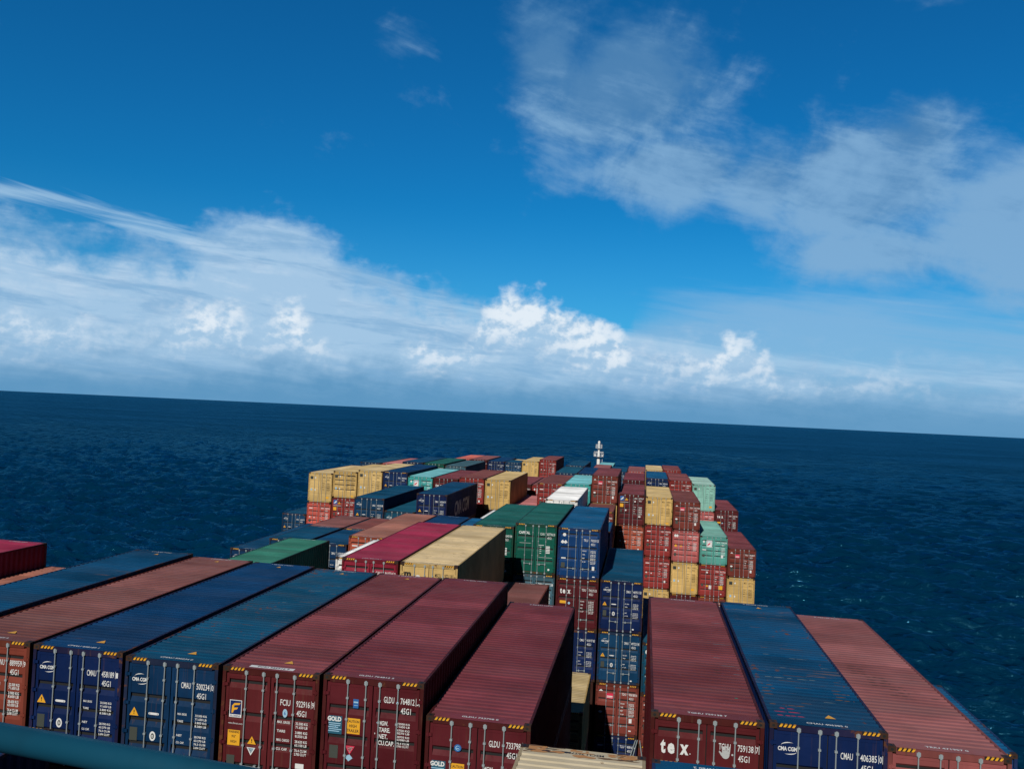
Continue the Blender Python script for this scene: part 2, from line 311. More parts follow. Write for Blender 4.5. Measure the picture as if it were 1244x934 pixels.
# ------------------------------------------------------------------ sea
def build_sea():
    rs = np.random.RandomState(3)
    near, far = 80.0, 2600.0
    inv = np.linspace(1 / near, 1 / far, 1000)
    r = np.concatenate([[2.0, 20.0, 40.0, 60.0], 1 / inv, np.geomspace(far * 1.03, 120000, 90)])
    a = np.radians(np.concatenate([np.linspace(-180, -60, 60)[:-1], np.linspace(-60, 40, 1000), np.linspace(40, 180, 60)[1:]]))
    R, A = np.meshgrid(r, a, indexing='ij')
    X = R * np.sin(A); Y = R * np.cos(A); Z = np.zeros_like(X)
    dr = np.gradient(r)[:, None] * np.ones_like(A); da = R * np.gradient(a)[None, :]
    for k in range(130):
        lam = 1.3 * (32 / 1.3) ** rs.rand(); th = math.radians(200 + rs.randn() * 26)
        kk = 2 * math.pi / lam; amp = 0.0165 * lam ** 0.95 * min(1.0, (4.0 / lam) ** 0.62) * (0.6 + 0.8 * rs.rand())
        kx, ky = kk * math.sin(th), kk * math.cos(th)
        rad = np.abs(kx * np.sin(A) + ky * np.cos(A)); tan = np.abs(kx * np.cos(A) - ky * np.sin(A))
        ph = (rad * dr + tan * da) / math.pi
        att = np.clip(1.35 - ph, 0, 1)
        s = np.sin(kx * X + ky * Y + rs.rand() * 6.283)
        Z += amp * att * (s + 0.22 * (s * s - 0.5))
    Z *= np.clip((R - 20) / 60, 0, 1)
    Z -= R ** 2 / (2 * 6.9e6)                     # the round earth puts the horizon a little lower
    nr, na = R.shape
    verts = np.stack([X, Y, Z], -1).reshape(-1, 3)
    idx = np.arange(nr * na).reshape(nr, na)
    q = np.stack([idx[:-1, :-1], idx[:-1, 1:], idx[1:, 1:], idx[1:, :-1]], -1).reshape(-1, 4)
    me = bpy.data.meshes.new('sea')
    me.vertices.add(len(verts)); me.vertices.foreach_set('co', verts.ravel())
    me.loops.add(q.size); me.loops.foreach_set('vertex_index', q.ravel().astype(np.int32))
    me.polygons.add(len(q)); me.polygons.foreach_set('loop_start', np.arange(0, q.size, 4, dtype=np.int32))
    me.polygons.foreach_set('use_smooth', np.ones(len(q), dtype=bool))
    me.update(calc_edges=True)
    m, t, b = new_mat('sea_water')
    g = t.node('ShaderNodeTexCoord').outputs['Object']
    mp = t.node('ShaderNodeMapping'); t.l.new(g, mp.inputs[0]); mp.inputs['Scale'].default_value = (0.5, 1.0, 1.0); mp.inputs['Rotation'].default_value = (0, 0, math.radians(14))
    n1 = t.noise(mp.outputs[0], 0.8, 5, 0.6, 0.3); n2 = t.noise(mp.outputs[0], 0.16, 4, 0.55); n3 = t.noise(mp.outputs[0], 0.012, 4, 0.55)
    h = t.m('ADD', t.m('ADD', t.m('MULTIPLY', n1, 0.7), t.m('MULTIPLY', n2, 3.6)), t.m('MULTIPLY', t.noise(mp.outputs[0], 0.045, 4, 0.6), 5.0))
    bp = t.node('ShaderNodeBump'); bp.inputs['Strength'].default_value = 0.8; bp.inputs['Distance'].default_value = 1.0
    t.l.new(h, bp.inputs['Height'])
    base = t.mix(t.ss(t.noise(mp.outputs[0], 0.02, 9, 0.7), 0.3, 0.7), (0.0002, 0.0185, 0.0470), (0.0003, 0.0225, 0.0550))
    foam = t.m('MULTIPLY', t.ss(n1, 0.74, 0.78), t.ss(t.noise(mp.outputs[0], 0.05, 3, 0.5), 0.84, 0.88))
    df = t.node('ShaderNodeBsdfDiffuse'); t.l.new(t.mix(t.m('MULTIPLY', foam, 0.35), base, (0.6, 0.66, 0.68)), df.inputs['Color']); t.l.new(bp.outputs[0], df.inputs['Normal'])
    gl = t.node('ShaderNodeBsdfGlossy'); gl.inputs['Roughness'].default_value = 0.07; gl.inputs['Color'].default_value = (0.16, 0.66, 1, 1); t.l.new(bp.outputs[0], gl.inputs['Normal'])
    fr = t.node('ShaderNodeFresnel'); fr.inputs['IOR'].default_value = 1.33; t.l.new(bp.outputs[0], fr.inputs['Normal'])
    # the slopes of a rough sea keep its mean reflectance low even at grazing view
    k = t.m('DIVIDE', t.m('MULTIPLY', fr.outputs[0], 0.40), t.m('ADD', fr.outputs[0], 0.55))
    gust = t.noise(mp.outputs[0], 0.006, 10, 0.72)
    k = t.m('MULTIPLY', k, t.ss(gust, 0.34, 0.66, 0.75, 1.25))
    mx = t.node('ShaderNodeMixShader'); t.l.new(k, mx.inputs[0]); t.l.new(df.outputs[0], mx.inputs[1]); t.l.new(gl.outputs[0], mx.inputs[2])
    t.l.new(mx.outputs[0], t.n['Material Output'].inputs['Surface']); t.n.remove(b)
    me.materials.append(m)
    structure(link('sea', me))
build_sea()

# ------------------------------------------------------------------ ship hull, deck and added filler blocks under the stacks
X0, PITCH = 0.40, 2.545
def rowx(k): return X0 + PITCH * k + 1.219            # centre line of a row
DECK = 24.0
BAYY = {-1: 4.6, 0: 19.2, 1: 34.1, 2: 49.2, 3: 64.4, 4: 79.7, 5: 95.0, 6: 108.7, 7: 122.0, 8: 136.0}

# ------------------------------------------------------------------ container parts (shared meshes)
CW = 1.219
cache = {}
def cached(key, fn):
    if key not in cache: cache[key] = fn()
    return cache[key]
def frame_mesh(L, H):
    def f():
        b = MB(); w = CW
        for sx in (-1, 1):
            for y0, y1 in ((0.0, 0.13), (L - 0.13, L)):
                xa, xb = sorted((sx * w, sx * (w - 0.085))); b.box(xa, xb, y0, y1, 0.118, H - 0.118)
            xa, xb = sorted((sx * (w - 0.004), sx * (w - 0.066)))
            b.box(xa, xb, 0.178, L - 0.178, H - 0.075, H - 0.006)
            b.box(xa, xb, 0.178, L - 0.178, 0.02, 0.165)
        b.box(-w + 0.162, w - 0.162, 0.002, 0.16, H - 0.155, H - 0.012)          # door header
        b.box(-w + 0.162, w - 0.162, 0.004, 0.10, 0.018, 0.14)                   # sill
        b.box(-w + 0.162, w - 0.162, L - 0.12, L - 0.002, H - 0.12, H - 0.012)
        b.box(-w + 0.162, w - 0.162, L - 0.12, L - 0.004, 0.018, 0.14)
        b.box(-w + 0.07, w - 0.07, 0.10, L - 0.12, 0.06, 0.16)                   # floor
        b.box(-w + 0.086, w - 0.086, 0.075, 0.095, 0.141, H - 0.156, 1)          # dark gasket plane behind the doors
        # corrugated front end wall (far end)
        n = 9; xs = np.linspace(-w + 0.085, w - 0.085, n * 4 + 1); P = []
        for i, x in enumerate(xs): P.append((x, L - (0.02 if (i % 4) in (0, 1) else 0.06)))
        for (xa, ya), (xb, yb) in zip(P[:-1], P[1:]): b.quad([(xb, yb, 0.14), (xa, ya, 0.14), (xa, ya, H - 0.12), (xb, yb, H - 0.12)])
        return b.mesh('frame', (None, RUBBER))
    return cached(('frame', L, H), f)
def roof_mesh(L):
    def f():
        b = MB(); w = CW - 0.067; p = 0.235; y = 0.36; prof = [(0.02, 0.0), (0.36, 0.0)]
        n = int((L - 0.72) / p); p = (L - 0.72) / n
        for i in range(n):
            y = 0.36 + i * p
            prof += [(y + 0.16 * p, -0.019), (y + 0.50 * p, -0.019), (y + 0.68 * p, 0.0), (y + p, 0.0)]
        prof.append((L - 0.02, 0.0))
        for (ya, za), (yb, zb) in zip(prof[:-1], prof[1:]):
            b.quad([(-w, ya, za), (w, ya, za), (w, yb, zb), (-w, yb, zb)])
        return b.mesh('roof', (None,))
    return cached(('roof', L), f)
def side_mesh(L, H, s):
    def f():
        b = MB(); n = int((L - 0.26) / 0.278); p = (L - 0.26) / n; prof = []
        for i in range(n):
            y = 0.13 + i * p; prof += [(y, 0.012), (y + 0.26 * p, 0.012), (y + 0.5 * p, 0.046), (y + 0.76 * p, 0.046)]
        prof.append((L - 0.13, 0.012))
        for (ya, da), (yb, db) in zip(prof[:-1], prof[1:]):
            xa, xb = s * (CW - da), s * (CW - db)
            q = [(xa, ya, 0.165), (xb, yb, 0.165), (xb, yb, H - 0.075), (xa, ya, H - 0.075)]
            b.quad(q if s > 0 else q[::-1])
        return b.mesh('side_panel', (None,))
    return cached(('side', L, H, s), f)
GROOVES = {'few': (0.98, 1.55, 2.12), 'three': (0.78, 1.47, 2.16), 'four': (0.40, 1.16, 1.80, 2.36), 'five': (0.46, 0.92, 1.38, 1.84, 2.3), 'wide': (0.42, 1.9), 'flat': (0.86, 1.5, 2.1)}
def door_mesh(H, style, s):
    """one door leaf, grooved steel panel with a raised rim, hinges on the outer edge"""
    def f():
        b = MB(); x0, x1 = (0.012, CW - 0.10); z0, z1 = 0.15, H - 0.165
        rim = 0.07; yf = 0.03
        gr = [H - g for g in GROOVES[style] if z0 + 0.2 < H - g < z1 - 0.15]
        dep = 0.012 if style == 'flat' else 0.050
        prof = [(z1 - rim, yf)]
        for g in gr: prof += [(g + 0.115, yf), (g + 0.065, yf + dep), (g + 0.025, yf + dep), (g - 0.105, yf)]
        prof.append((z0 + rim, yf))
        X = lambda x: s * x
        def q(pts): b.quad(pts if s > 0 else pts[::-1])
        for (za, ya), (zb, yb) in zip(prof[:-1], prof[1:]):
            q([(X(x0 + rim), ya, za), (X(x0 + rim), yb, zb), (X(x1 - rim), yb, zb), (X(x1 - rim), ya, za)])
        for a, c in ((x0, x0 + rim), (x1 - rim, x1)):
            xa, xb = sorted((X(a), X(c))); b.box(xa, xb, yf - 0.008, yf + 0.05, z0, z1)
        xa, xb = sorted((X(x0 + rim), X(x1 - rim)))
        b.box(xa, xb, yf - 0.007, yf + 0.05, z1 - rim, z1 - 0.001); b.box(xa, xb, yf - 0.007, yf + 0.05, z0 + 0.001, z0 + rim)
        for k in range(4):
            z = z0 + (z1 - z0) * (0.1 + 0.267 * k)
            xa, xb = sorted((X(x1 - 0.05), X(CW - 0.02))); b.box(xa, xb, -0.012, yf + 0.02, z - 0.035, z + 0.035)
            b.tube((X(x1 + 0.035), -0.006, z - 0.06), (X(x1 + 0.035), -0.006, z + 0.06), 0.018, 6)
        return b.mesh('door', (None,))
    return cached(('door', H, style, s), f)
def rod_mesh(H, full=True):
    def f():
        b = MB(); y = -0.004
        b.tube((0, y, 0.05), (0, y, H - 0.06), 0.0145, 8 if full else 5)
        for z in (0.09, H - 0.10):
            b.box(-0.042, 0.042, -0.018, 0.03, z - 0.05, z + 0.025); b.box(-0.022, 0.022, -0.03, -0.016, z - 0.07, z + 0.045)
        if full:
            for t in (0.2, 0.37, 0.66, 0.83):
                z = H * t; b.box(-0.030, 0.030, -0.021, 0.028, z - 0.022, z + 0.022)
        return b.mesh('lock_rod', (GALV,))
    return cached(('rod', H, full), f)
def handle_mesh(s):
    def f():
        b = MB(); b.tube((0, -0.03, 0.60), (s * 0.40, -0.03, 0.58), 0.014, 6); b.box(-0.03, 0.03, -0.05, -0.02, 0.54, 0.66)
        xa, xb = sorted((s * 0.30, s * 0.36)); b.box(xa, xb, -0.04, 0.022, 0.53, 0.63)
        return b.mesh('door_handle', (GALV,))
    return cached(('handle', s), f)
def casting_mesh():
    def f():
        b = MB(); hx, hy, hz = 0.081, 0.089, 0.059
        b.box(-hx, hx, -hy, hy, -hz, hz)
        def oval(axis, sign, a, c):
            pts = []
            for k in range(12):
                t = 2 * math.pi * k / 12; p, q = a * math.cos(t), c * math.sin(t)
                if axis == 1: pts.append((p, sign * (hy + 0.002), q))
                elif axis == 0: pts.append((sign * (hx + 0.002), p, q))
                else: pts.append((p, q, sign * (hz + 0.002)))
            b.quad(pts, 1)
        oval(1, -1, 0.034, 0.030); oval(1, 1, 0.034, 0.030); oval(0, 1, 0.040, 0.030); oval(0, -1, 0.040, 0.030); oval(2, 1, 0.030, 0.055)  # shade inside the casting holes, painted as flat black ovals
        return b.mesh('corner_casting', (CAST, BLACK))
    return cached(('casting',), f)
def hazard_mesh(far=False):
    def f():
        b = MB(); s = 1 if not far else -1
        for sx in (-1, 1):
            pass
        w, h = 0.36, 0.07
        b.quad([(0, 0, 0), (w, 0, 0), (w, 0, h), (0, 0, h)], 1)
        n = 4
        for k in range(n):
            a = 0.02 + k * w / n
            b.quad([(a, -0.002, 0.006), (a + 0.05, -0.002, 0.006), (a + 0.05 + 0.035, -0.002, h - 0.006), (a + 0.035, -0.002, h - 0.006)], 0)
        b.quad([(0, 0, h), (w, 0, h), (w, 0.05, h), (0, 0.05, h)], 1)
        for k in range(n):
            a = 0.055 + k * w / n
            b.quad([(a, 0.0, h + 0.002), (a + 0.05, 0.0, h + 0.002), (a + 0.06, 0.05, h + 0.002), (a + 0.01, 0.05, h + 0.002)], 0)
        return b.mesh('hazard_stripe', (INK['yellow'], BLACK))
    return cached(('hazard',), f)

# ------------------------------------------------------------------ lettering and stickers
fonts = {}
def text2d(s, bold=0.0):
    key = (s, bold)
    if key not in fonts:
        cu = bpy.data.curves.new('t', 'FONT'); cu.body = s; cu.size = 1.0; cu.offset = bold; cu.resolution_u = 2
        ob = bpy.data.objects.new('t', cu); COL.objects.link(ob)
        me = bpy.data.meshes.new_from_object(ob)
        V = [(v.co.x, v.co.y) for v in me.vertices]; F = [tuple(p.vertices) for p in me.polygons]
        bpy.data.objects.remove(ob); bpy.data.curves.remove(cu); bpy.data.meshes.remove(me)
        fonts[key] = (V, F)
    return fonts[key]
class Deco:
    """flat marks on one face, collected by ink; x across, z up, both in metres"""
    def __init__(s): s.g = {}
    def buf(s, ink): return s.g.setdefault(ink, ([], []))
    def poly(s, ink, pts, lift=0.0):
        v, f = s.buf(ink); i = len(v); v += [(x, z, lift) for x, z in pts]; f.append(tuple(range(i, i + len(pts))))
    def rect(s, ink, x, z, w, h, lift=0.0): s.poly(ink, [(x, z), (x + w, z), (x + w, z + h), (x, z + h)], lift)
    def disc(s, ink, x, z, a, b=None, lift=0.0, n=18):
        b = b or a; s.poly(ink, [(x + a * math.cos(6.2832 * k / n), z + b * math.sin(6.2832 * k / n)) for k in range(n)], lift)
    def text(s, ink, t, x, z, h, w=None, bold=0.02, lift=0.001, squeeze=0.8):
        V, F = text2d(t, bold)
        if not V: return
        x1 = max(p[0] for p in V); x0 = min(p[0] for p in V); k = h / 0.72; kx = k * squeeze if w is None else w / (x1 - x0)
        v, f = s.buf(ink); i = len(v)
        v += [(x + (a - x0) * kx, z + b * k, lift) for a, b in V]; f += [tuple(i + c for c in q) for q in F]
    def make(s, name_of, parent, put):
        for ink, (v, f) in s.g.items():
            me = bpy.data.meshes.new('lettering'); me.from_pydata([put(*p) for p in v], [], f); me.materials.append(INK[ink]); me.update()
            link(name_of.get(ink, 'sticker'), me, parent)
INKNAME = {'white': 'lettering', 'black': 'lettering', 'grey': 'lettering', 'yellow': 'warning_sticker', 'plate': 'data_plate', 'blue': 'sticker', 'red': 'sticker', 'navyfilm': 'sticker', 'sky': 'sticker', 'signblue': 'sign', 'green': 'sticker'}
LIGHT = {'yellow', 'sand', 'white', 'mint', 'seafoam', 'aqua', 'cream'}

def code_block(d, H, code, size='45G1', ink='white', z=None, x=0.27):
    z = H - 0.64 if z is None else z
    a, b_, c = code.split()
    d.text(ink, a, x, z, 0.145, 0.25, 0.008); d.text(ink, b_, 0.672, z, 0.145, 0.335, 0.008)
    d.text(ink, c, 1.060, z + 0.005, 0.13, 0.05, 0.008)
    for q in ((1.040, z - 0.022, 0.09, 0.010), (1.040, z + 0.152, 0.09, 0.010), (1.040, z - 0.022, 0.010, 0.18), (1.120, z - 0.022, 0.010, 0.184)): d.rect(ink, *q)
    d.text(ink, size, 0.69, z - 0.22, 0.14, 0.24, 0.008)
def data_block(d, H, top, ink='white', rows=(('MAX GROSS', '32.500 KG', '71.650 LB'), ('TARE', '3.900 KG', '8.600 LB'), ('NET', '28.600 KG', '63.050 LB'), ('CU. CAP', '76.4 CU.M', '2.698 CU.FT')), x=0.22, h=0.055, gap=0.23, w=0.22):
    for i, r in enumerate(rows):
        z = H - top - i * gap
        d.text(ink, r[0], x, z, h, w * (0.45 + 0.55 * len(r[0]) / 9)); d.text(ink, r[1], 0.68, z, h, 0.30)
        if len(r) > 2: d.text(ink, r[2], 0.68, z - 0.085, h, 0.30)
def tri(d, ink, x, z, s, up=True):
    d.poly(ink, [(x - s, z), (x + s, z), (x, z + (1.7 if up else -1.7) * s)])
def warning(d, x, z, s=0.12):
    tri(d, 'yellow', x, z, s); d.rect('black', x - 0.012, z + 0.07 * s / 0.12, 0.024, 0.065 * s / 0.12, 0.001); d.disc('black', x, z + 0.045 * s / 0.12, 0.013, None, 0.001, 8)
def arc(d, ink, x, z, a, b, t0, t1, w, lift=0.001, n=12):
    for k in range(n):
        p, q = (math.radians(t0 + (t1 - t0) * j / n) for j in (k, k + 1)); wk = w * math.sin(math.pi * (k + 0.5) / n)
        d.poly(ink, [(x + a * math.cos(p), z + b * math.sin(p)), (x + a * math.cos(q), z + b * math.sin(q)), (x + (a - wk) * math.cos(q), z + (b - wk) * math.sin(q)), (x + (a - wk) * math.cos(p), z + (b - wk) * math.sin(p))], lift)
def shipline(d, x, z, w=0.40):
    d.text('white', 'CMA CGM', x, z, 0.085, w, 0.035)
    arc(d, 'white', x + w * 0.55, z + 0.10, w * 0.40, 0.085, 55, 170, 0.02); arc(d, 'white', x + w * 0.60, z - 0.005, w * 0.40, 0.075, 235, 350, 0.02)

def mark(preset, H, code, colour):
    """marks of the left and the right door leaf"""
    L, R = Deco(), Deco(); ink = 'black' if colour in LIGHT and colour not in ('aqua',) else 'white'
    T = lambda t: H - t
    if preset == 'line':                                       # blue boxes with the white arc logo
        shipline(L, -1.03, T(0.58)); warning(L, -0.93, T(1.42)); L.rect('white', -0.52, T(1.36), 0.22, 0.055); L.disc('white', -0.52, T(1.3325), 0.0275); L.disc('white', -0.30, T(1.3325), 0.0275)
        L.rect('plate', -1.02, T(2.02), 0.20, 0.32); L.disc('white', -0.41, T(1.87), 0.08, 0.115); L.disc('plate', -0.41, T(1.87), 0.045, 0.07, 0.001)
        L.text('white', '0', -0.437, T(1.905), 0.07, 0.05, 0.02, 0.002)
        code_block(R, H, code); data_block(R, H, 1.29, rows=(('MAX. GROSS', '32.500 KG', '71.650 LB'), ('TARE', '3.800 KG', '8.380 LB')), gap=0.17, h=0.05)
        data_block(R, H, 1.80, rows=(('NET', '28.700 KG', '63.270 LB'), ('CU. CAP.', '76.3 CU.M', '2.694 CU.FT')), gap=0.17, h=0.05); R.rect('white', 0.68, T(2.72), 0.10, 0.07)
    elif preset == 'florin':
        L.rect('white', -1.01, T(1.20), 0.31, 0.41); L.rect('navyfilm', -0.995, T(1.13), 0.28, 0.325, 0.001)
        for dz, ln in ((0.0, 0.23), (0.11, 0.17)):
            x, z = -0.96, T(0.90) - dz
            L.poly('yellow', [(x + 0.01, z - 0.03), (x + 0.07, z + 0.035), (x + ln, z + 0.05), (x + ln - 0.03, z + 0.0), (x + 0.08, z - 0.015), (x + 0.03, z - 0.07)], 0.002)
        L.poly('yellow', [(-0.955, T(1.10)), (-0.91, T(1.09)), (-0.89, T(0.95)), (-0.945, T(0.93))], 0.0022)
        L.text('navyfilm', 'FLORENS', -0.98, T(1.185), 0.04, 0.25, 0.02, 0.001)
        L.text('white', 'www.florens.com', -1.02, T(1.36), 0.045, 0.36, 0.0)
        L.rect('yellow', -1.02, T(1.86), 0.31, 0.36); L.text('black', 'WARNING', -1.00, T(1.57), 0.055, 0.27); L.text('black', '9\'6"', -0.92, T(1.68), 0.06, 0.11); L.text('black', 'HIGH', -0.94, T(1.80), 0.06, 0.15)
        warning(L, -0.40, T(1.79), 0.11); tri(L, 'white', -0.41, T(1.87), 0.11, False); tri(L, 'sky', -0.41, T(1.885), 0.075, False)
        L.rect('plate', -1.02, T(2.42), 0.20, 0.33)
        code_block(R, H, code, z=T(0.80)); R.disc('sky', 0.40, T(0.98), 0.06, 0.10); R.text('blue', '6', 0.375, T(1.02), 0.09, 0.045)
        data_block(R, H, 1.22, gap=0.21, rows=(('MAX. GROSS', '32.500 KG', '71.650 LB'), ('TARE', '3.880 KG', '8.550 LB'), ('MAX. CARGO', '28.620 KG', '63.100 LB'), ('CU. CAP.', '76.4 CU.M', '2.700 CU.FT')), h=0.06, w=0.30)
        R.rect('white', 0.72, T(2.24), 0.21, 0.12)
    elif preset == 'gold':
        L.rect('blue', -0.47, T(0.72), 0.13, 0.21); L.rect('sky', -0.46, T(0.60), 0.11, 0.035, 0.001); L.rect('sky', -0.45, T(0.66), 0.09, 0.012, 0.001)
        L.rect('signblue', -1.10, T(1.36), 0.38, 0.42); L.text('white', 'GOLD', -1.08, T(1.06), 0.10, 0.34, 0.05)
        for k in range(5): L.rect('sky', -1.05 + 0.02 * (k % 2), T(1.125 + 0.045 * k), 0.30 - 0.03 * (k % 3), 0.02, 0.001)
        L.rect('yellow', -0.62, T(1.32), 0.34, 0.36); L.text('black', 'CAUTION', -0.60, T(1.06), 0.06, 0.30); L.text('black', 'HIGH', -0.54, T(1.17), 0.07, 0.18); L.text('black', 'TRAILER', -0.60, T(1.28), 0.07, 0.30)
        tri(L, 'red', -0.50, T(1.60), 0.12, False); tri(L, 'white', -0.50, T(1.622), 0.088, False); L.poly('sky', [(-0.62, T(1.86)), (-0.50, T(1.80)), (-0.42, T(1.88)), (-0.52, T(1.96))])
        L.rect('plate', -1.00, T(1.92), 0.21, 0.30)
        code_block(R, H, code, z=T(0.52))
        for i, (a, b_, c) in enumerate((('MGW.', '32500 KG', '71650 LB'), ('TARE.', '3750 KG', '8270 LB'), ('NET.', '28750 KG', '63380 LB'), ('CU.CAP.', '76.4 CU.M', '2700 CU.FT'))):
            z = T(1.05 + i * 0.15); R.text('white', a, 0.18, z, 0.105, 0.055 * len(a)); R.text('white', b_, 0.62, z + 0.055, 0.045, 0.30); R.text('white', c, 0.62, z - 0.01, 0.045, 0.30)
        R.disc('white', -0.02 + 0.1, T(1.25), 0.02)
    elif preset == 'goldlow':
        L.disc('blue', -0.45, T(0.67), 0.085); arc(L, 'sky', -0.45, T(0.67), 0.055, 0.055, 0, 360, 0.018); L.rect('sky', -0.48, T(0.69), 0.06, 0.02, 0.001)
        L.rect('signblue', -1.10, T(1.42), 0.38, 0.42); L.text('white', 'GOLD', -1.08, T(1.12), 0.10, 0.34, 0.05)
        for k in range(5): L.rect('sky', -1.05 + 0.02 * (k % 2), T(1.185 + 0.045 * k), 0.30 - 0.03 * (k % 3), 0.02, 0.001)
        L.rect('yellow', -0.62, T(1.38), 0.34, 0.36); L.text('black', 'CAUTION', -0.60, T(1.12), 0.06, 0.30); L.text('black', 'HIGH', -0.54, T(1.23), 0.07, 0.18)
        code_block(R, H, code, z=T(0.56))
        for i, (a, b_) in enumerate((('MGW.', '32500 KG'), ('TARE.', '3750 KG'))):
            z = T(1.12 + i * 0.15); R.text('white', a, 0.18, z, 0.105, 0.055 * len(a)); R.text('white', b_, 0.62, z + 0.055, 0.045, 0.30)
    elif preset == 'tex':
        for ch, x, w in (('t', -0.985, 0.11), ('e', -0.83, 0.155), ('x', -0.56, 0.185)): L.text('white', ch, x, T(0.86), 0.30 if ch != 't' else 0.31, w, 0.045)
        L.disc('white', -0.34, T(0.845), 0.012)
        L.rect('yellow', -0.98, T(1.45), 0.36, 0.16); L.disc('sky', -0.44, T(1.42), 0.07)
        code_block(R, H, code, z=T(0.68)); data_block(R, H, 1.30, h=0.065, gap=0.19)
        if code.startswith('TGHU'):
            R.disc('grey', 0.42, T(0.78), 0.085, 0.09)
            for k in range(4): R.poly('grey', [(0.345 + k * 0.042, T(0.76)), (0.383 + k * 0.042, T(0.76)), (0.372 + k * 0.05, T(0.60 - 0.012 * (1.5 - abs(k - 1.5)))), (0.338 + k * 0.05, T(0.60 - 0.012 * (1.5 - abs(k - 1.5))))], 0.0015)
            R.poly('grey', [(0.335, T(0.82)), (0.345, T(0.75)), (0.285, T(0.70)), (0.275, T(0.725))], 0.0015); R.disc('grey', 0.565, T(0.77), 0.022)
    elif preset == 'cai':
        L.text('white', 'CAI', -1.02, T(0.78), 0.20, 0.42, 0.06); code_block(R, H, code, z=T(0.62)); data_block(R, H, 1.3)
    elif preset == 'msc':
        L.rect('plate', -1.06, T(0.66), 0.30, 0.30); L.text('black', 'm', -1.03, T(0.60), 0.17, 0.25, 0.05, 0.002)
        L.disc('white', -0.52, T(0.50), 0.055, 0.08); L.rect('sky', -0.98, T(1.78), 0.16, 0.20); L.disc('white', -0.52, T(1.70), 0.06, 0.08)
        code_block(R, H, code, ink='black', z=T(0.50)); data_block(R, H, 1.05, ink='black', gap=0.20, h=0.06); R.rect('yellow', 0.62, T(2.52), 0.30, 0.20)
    elif preset == 'bigm':
        L.text('black', 'm', -1.05, T(0.56), 0.24, 0.30, 0.055); L.disc('white', -0.46, T(0.55), 0.09, 0.06); L.rect('plate', -1.0, T(1.8), 0.2, 0.3)
        code_block(R, H, code, ink='black', z=T(0.52)); data_block(R, H, 1.1, ink='black')
    elif preset == 'capital':
        L.text('white', 'CAPITAL', -1.0, T(0.60), 0.15, 0.66, 0.03); code_block(R, H, code, z=T(0.62))
        R.rect('white', 0.20, T(1.22), 0.3, 0.03)
        for k in range(5): R.rect('white', 0.62, T(1.30 + 0.09 * k), 0.24, 0.055)
        for k in range(4): R.rect('white', 0.26, T(1.32 + 0.12 * k), 0.10, 0.03)
        R.rect('grey', 0.22, T(1.92), 0.80, 0.02); L.rect('grey', -0.95, T(1.14), 0.70, 0.02); R.disc('white', 0.83, T(2.6), 0.06)
    elif preset == 'tri':
        L.disc('white', -0.86, T(0.40), 0.095); L.poly('white', [(-1.08, T(0.84)), (-0.95, T(0.70)), (-0.86, T(0.80)), (-0.78, T(0.70)), (-0.66, T(0.84)), (-0.8, T(0.92)), (-0.87, T(0.86)), (-0.95, T(0.92))])
        L.rect('white', -1.0, T(1.78), 0.26, 0.07); L.rect('plate', -1.0, T(2.3), 0.22, 0.30); code_block(R, H, code, z=T(0.72)); data_block(R, H, 1.30, h=0.07, gap=0.21); R.rect('white', 0.80, T(2.36), 0.14, 0.22); R.rect('white', 0.84, T(2.76), 0.14, 0.06)
    elif preset == 'redtag':
        L.rect('red', -0.60, T(0.84), 0.38, 0.30); L.rect('white', -0.57, T(0.735), 0.32, 0.05, 0.001); L.rect('white', -0.57, T(0.80), 0.32, 0.03, 0.001)
        L.disc('white', -0.92, T(1.62), 0.11, 0.07); L.rect('plate', -1.0, T(2.06), 0.22, 0.28); L.poly('white', [(-1.05, T(0.45)), (-0.92, T(0.34)), (-0.80, T(0.45))])
        code_block(R, H, code, z=T(0.60)); data_block(R, H, 1.1, h=0.075, gap=0.2); R.rect('white', 0.72, T(2.12), 0.16, 0.24); R.rect('white', 0.72, T(2.60), 0.14, 0.07)
    elif preset == 'wave':
        L.rect('blue', -1.08, T(0.62), 0.38, 0.42); L.poly('white', [(-1.05, T(0.56)), (-0.95, T(0.45)), (-0.76, T(0.26)), (-0.74, T(0.40)), (-0.88, T(0.52))], 0.001)
        warning(L, -0.46, T(0.58), 0.13); L.rect('yellow', -1.08, T(1.22), 0.34, 0.32); L.rect('plate', -1.03, T(1.70), 0.18, 0.26); L.disc('white', -0.50, T(1.5), 0.075); L.rect('grey', -1.08, T(0.78), 0.8, 0.05)
        code_block(R, H, code, z=T(0.44)); R.disc('white', 0.33, T(0.66), 0.07); data_block(R, H, 1.2, h=0.07, gap=0.2); R.rect('white', 0.68, T(2.1), 0.2, 0.12)
    elif preset == 'sticker':
        L.disc('white', -0.90, T(0.52), 0.075, 0.11); L.rect('white', -0.66, T(1.0), 0.52, 0.62); L.poly('red', [(-0.6, T(0.82)), (-0.42, T(0.62)), (-0.30, T(0.62)), (-0.34, T(0.72)), (-0.48, T(0.84))], 0.001); L.rect('blue', -0.62, T(0.50), 0.44, 0.04, 0.001)
        L.rect('white', -1.02, T(1.30), 0.34, 0.09); L.rect('plate', -1.0, T(1.9), 0.2, 0.24); code_block(R, H, code, z=T(0.60)); data_block(R, H, 1.05, h=0.07, gap=0.2); R.rect('white', 0.68, T(1.92), 0.18, 0.26)
    elif preset == 'rounds':
        L.disc('white', -0.94, T(0.50), 0.10, 0.13); L.disc('white', -0.76, T(0.50), 0.09, 0.13); L.disc('yellow', -0.88, T(1.42), 0.11); warning(L, -0.40, T(1.5), 0.1); L.rect('white', -1.0, T(1.9), 0.2, 0.06); L.rect('plate', -1.0, T(2.36), 0.18, 0.28)
        code_block(R, H, code, z=T(0.56)); data_block(R, H, 1.15, h=0.07, gap=0.19)
    elif preset == 'tags':
